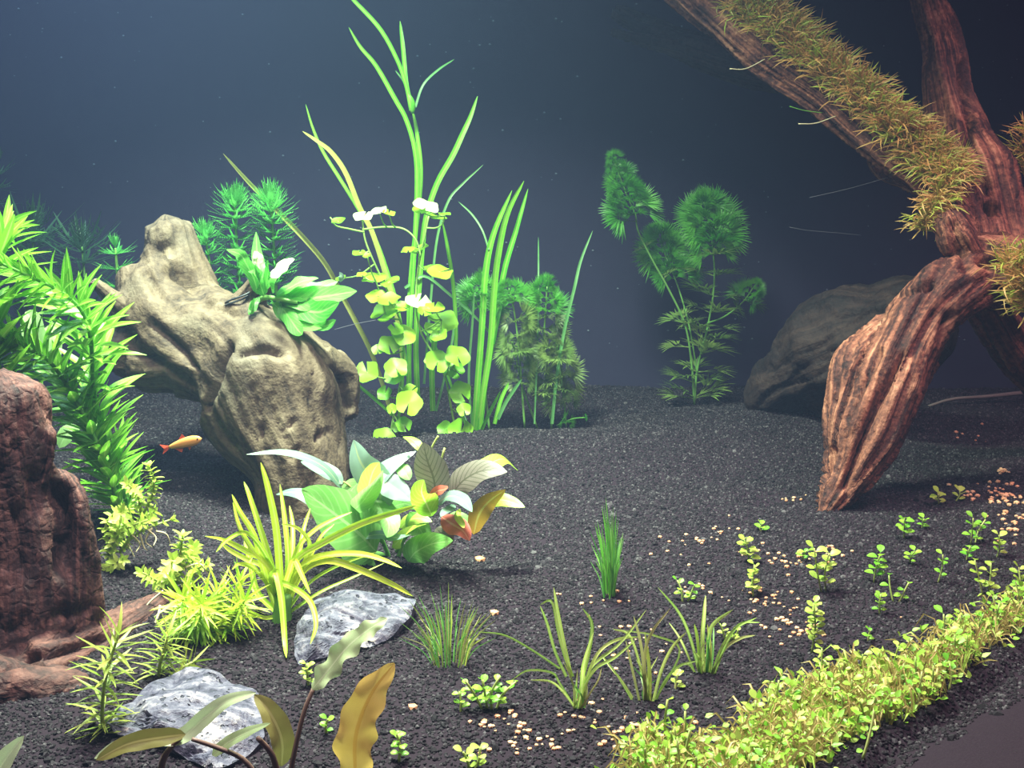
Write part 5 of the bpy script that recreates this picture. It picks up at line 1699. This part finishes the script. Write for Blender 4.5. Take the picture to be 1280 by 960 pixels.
# ================================================================== TWIG, THREADS, FLECKS, FISH
t = thing('twig', 'thin grey twig lying at the back behind the driftwood foot', 'twig', P(1175, 505, .76))
m = MB(); tube(m, px([(1160, 508), (1190, 499), (1230, 496), (1270, 492), (1330, 486)], .76, .02), .0009, .0019, 6, 20); m.build('shaft', M['twig'], t)
for lab, pts, Y, r in (('fine pale thread slanting from the moss towards the dark water', [(1012, 247), (1060, 236), (1110, 222)], .62, .00012), ('fine pale thread lying almost level in the dark below the mossy arm', [(987, 284), (1010, 288), (1045, 291), (1076, 294)], .66, .00014), ('bright green fibre under the mossy arm', [(987, 133), (1005, 138), (1028, 141)], .62, .00025), ('tan curved moss stalk under the mossy arm', [(998, 155), (1020, 154), (1045, 145)], .625, .0004), ('tan stalk with an upturned tip sticking out of the moss', [(912, 86), (932, 86), (956, 74)], .65, .0004), ('white reed fibre crossing beside the fern', [(418, 412), (444, 405), (470, 400)], .66, .00018)):
    o = MB()
    p3 = px(pts, Y, 0)
    tube(o, p3, r, r * .7, 4, 12)
    me = o.mesh('thread', M['reed'] if 'green' in lab else M['root'] if 'tan' in lab else M['thread'], off=p3[0])
    e = link('thread', me); e.location = p3[0]
    tag(e, lab, 'thread')

mb = MB()
rnd = random.Random(3)
for _ in range(300):
    c = Vector((rnd.uniform(-.42, .42), BACK_Y - .0006, rnd.uniform(.03, .33)))
    s = rnd.choice((.0003, .0004, .0005, .0008))
    mb.add([c + Vector((s * 1.4, 0, 0)), c + Vector((0, 0, s)), c + Vector((-s, 0, 0)), c + Vector((0, 0, -s * .8)), c + Vector((0, -s, 0))], [(0, 1, 4), (1, 2, 4), (2, 3, 4), (3, 0, 4)])
tag(mb.build('dust_flecks', M['dust']), 'tiny pale flecks of dirt on the navy back wall', 'flecks', kind='stuff')

def fish():
    Y = .50
    a, b = P(252, 548, Y - .002), P(211, 559, Y + .002)
    cen = (a + b) / 2
    t = thing('fish', 'small orange fish with a red tail swimming before the pale driftwood', 'fish', cen)
    ax = (a - b)
    L = ax.length
    ax.normalize()
    up = Vector((0, 0, 1))
    up = (up - ax * up.dot(ax)).normalized()
    sd = ax.cross(up)
    m = MB()
    n, sides = 16, 12
    vs, fs, uvs = [], [], []
    for i in range(n + 1):
        k = i / n
        h = L * (.125 * math.sin(math.pi * k ** .62) ** .8 + .03 * k) if k < .98 else L * .028
        if i == 0: h = L * .012
        w = h * .5
        c = a - ax * L * k + up * L * .012 * math.sin(k * 3.1)
        for j in range(sides):
            th = 2 * math.pi * j / sides
            vs.append(c + up * h * math.cos(th) * (.95 if math.cos(th) > 0 else 1.05) + sd * w * math.sin(th))
            uvs.append((j / sides, k))
    for i in range(n):
        for j in range(sides):
            q = (j + 1) % sides
            fs.append((i * sides + j, (i + 1) * sides + j, (i + 1) * sides + q, i * sides + q))
    fs += [tuple(range(sides)), tuple(n * sides + j for j in range(sides))[::-1]]
    m.add(vs, fs, uvs)
    bd = m.build('body', M['fish'], t)
    def fin(name, pts, faces, mat='fin'):
        q = MB()
        q.add(pts, faces)
        q.build(name, M[mat], t, smooth=False)
    e = b + ax * L * .02
    fin('tail_fin', [e + up * .0006, e - up * .0006, e - ax * L * .26 + up * L * .13, e - ax * L * .15 + sd * .0006, e - ax * L * .26 - up * L * .14], [(0, 2, 3), (0, 3, 1), (1, 3, 4)])
    o = a - ax * L * .45
    fin('dorsal_fin', [o + up * L * .15, o - ax * L * .06 + up * L * .25, o - ax * L * .2 + up * L * .12], [(0, 1, 2)])
    o = a - ax * L * .6
    fin('anal_fin', [o - up * L * .13, o - ax * L * .08 - up * L * .22, o - ax * L * .26 - up * L * .07], [(0, 1, 2)])
    o = a - ax * L * .36
    fin('pelvic_fin', [o - up * L * .15, o - ax * L * .08 - up * L * .21, o - ax * L * .1 - up * L * .14], [(0, 1, 2)])
    for s in (-1, 1):
        bm = bmesh.new()
        bmesh.ops.create_icosphere(bm, subdivisions=1, radius=L * .026)
        me = bpy.data.meshes.new('eye'); bm.to_mesh(me); bm.free(); me.materials.append(M['eye'])
        link('eye', me, bd, Matrix.Translation(a - ax * L * .10 + up * L * .015 + sd * s * L * .04 - cen))
fish()
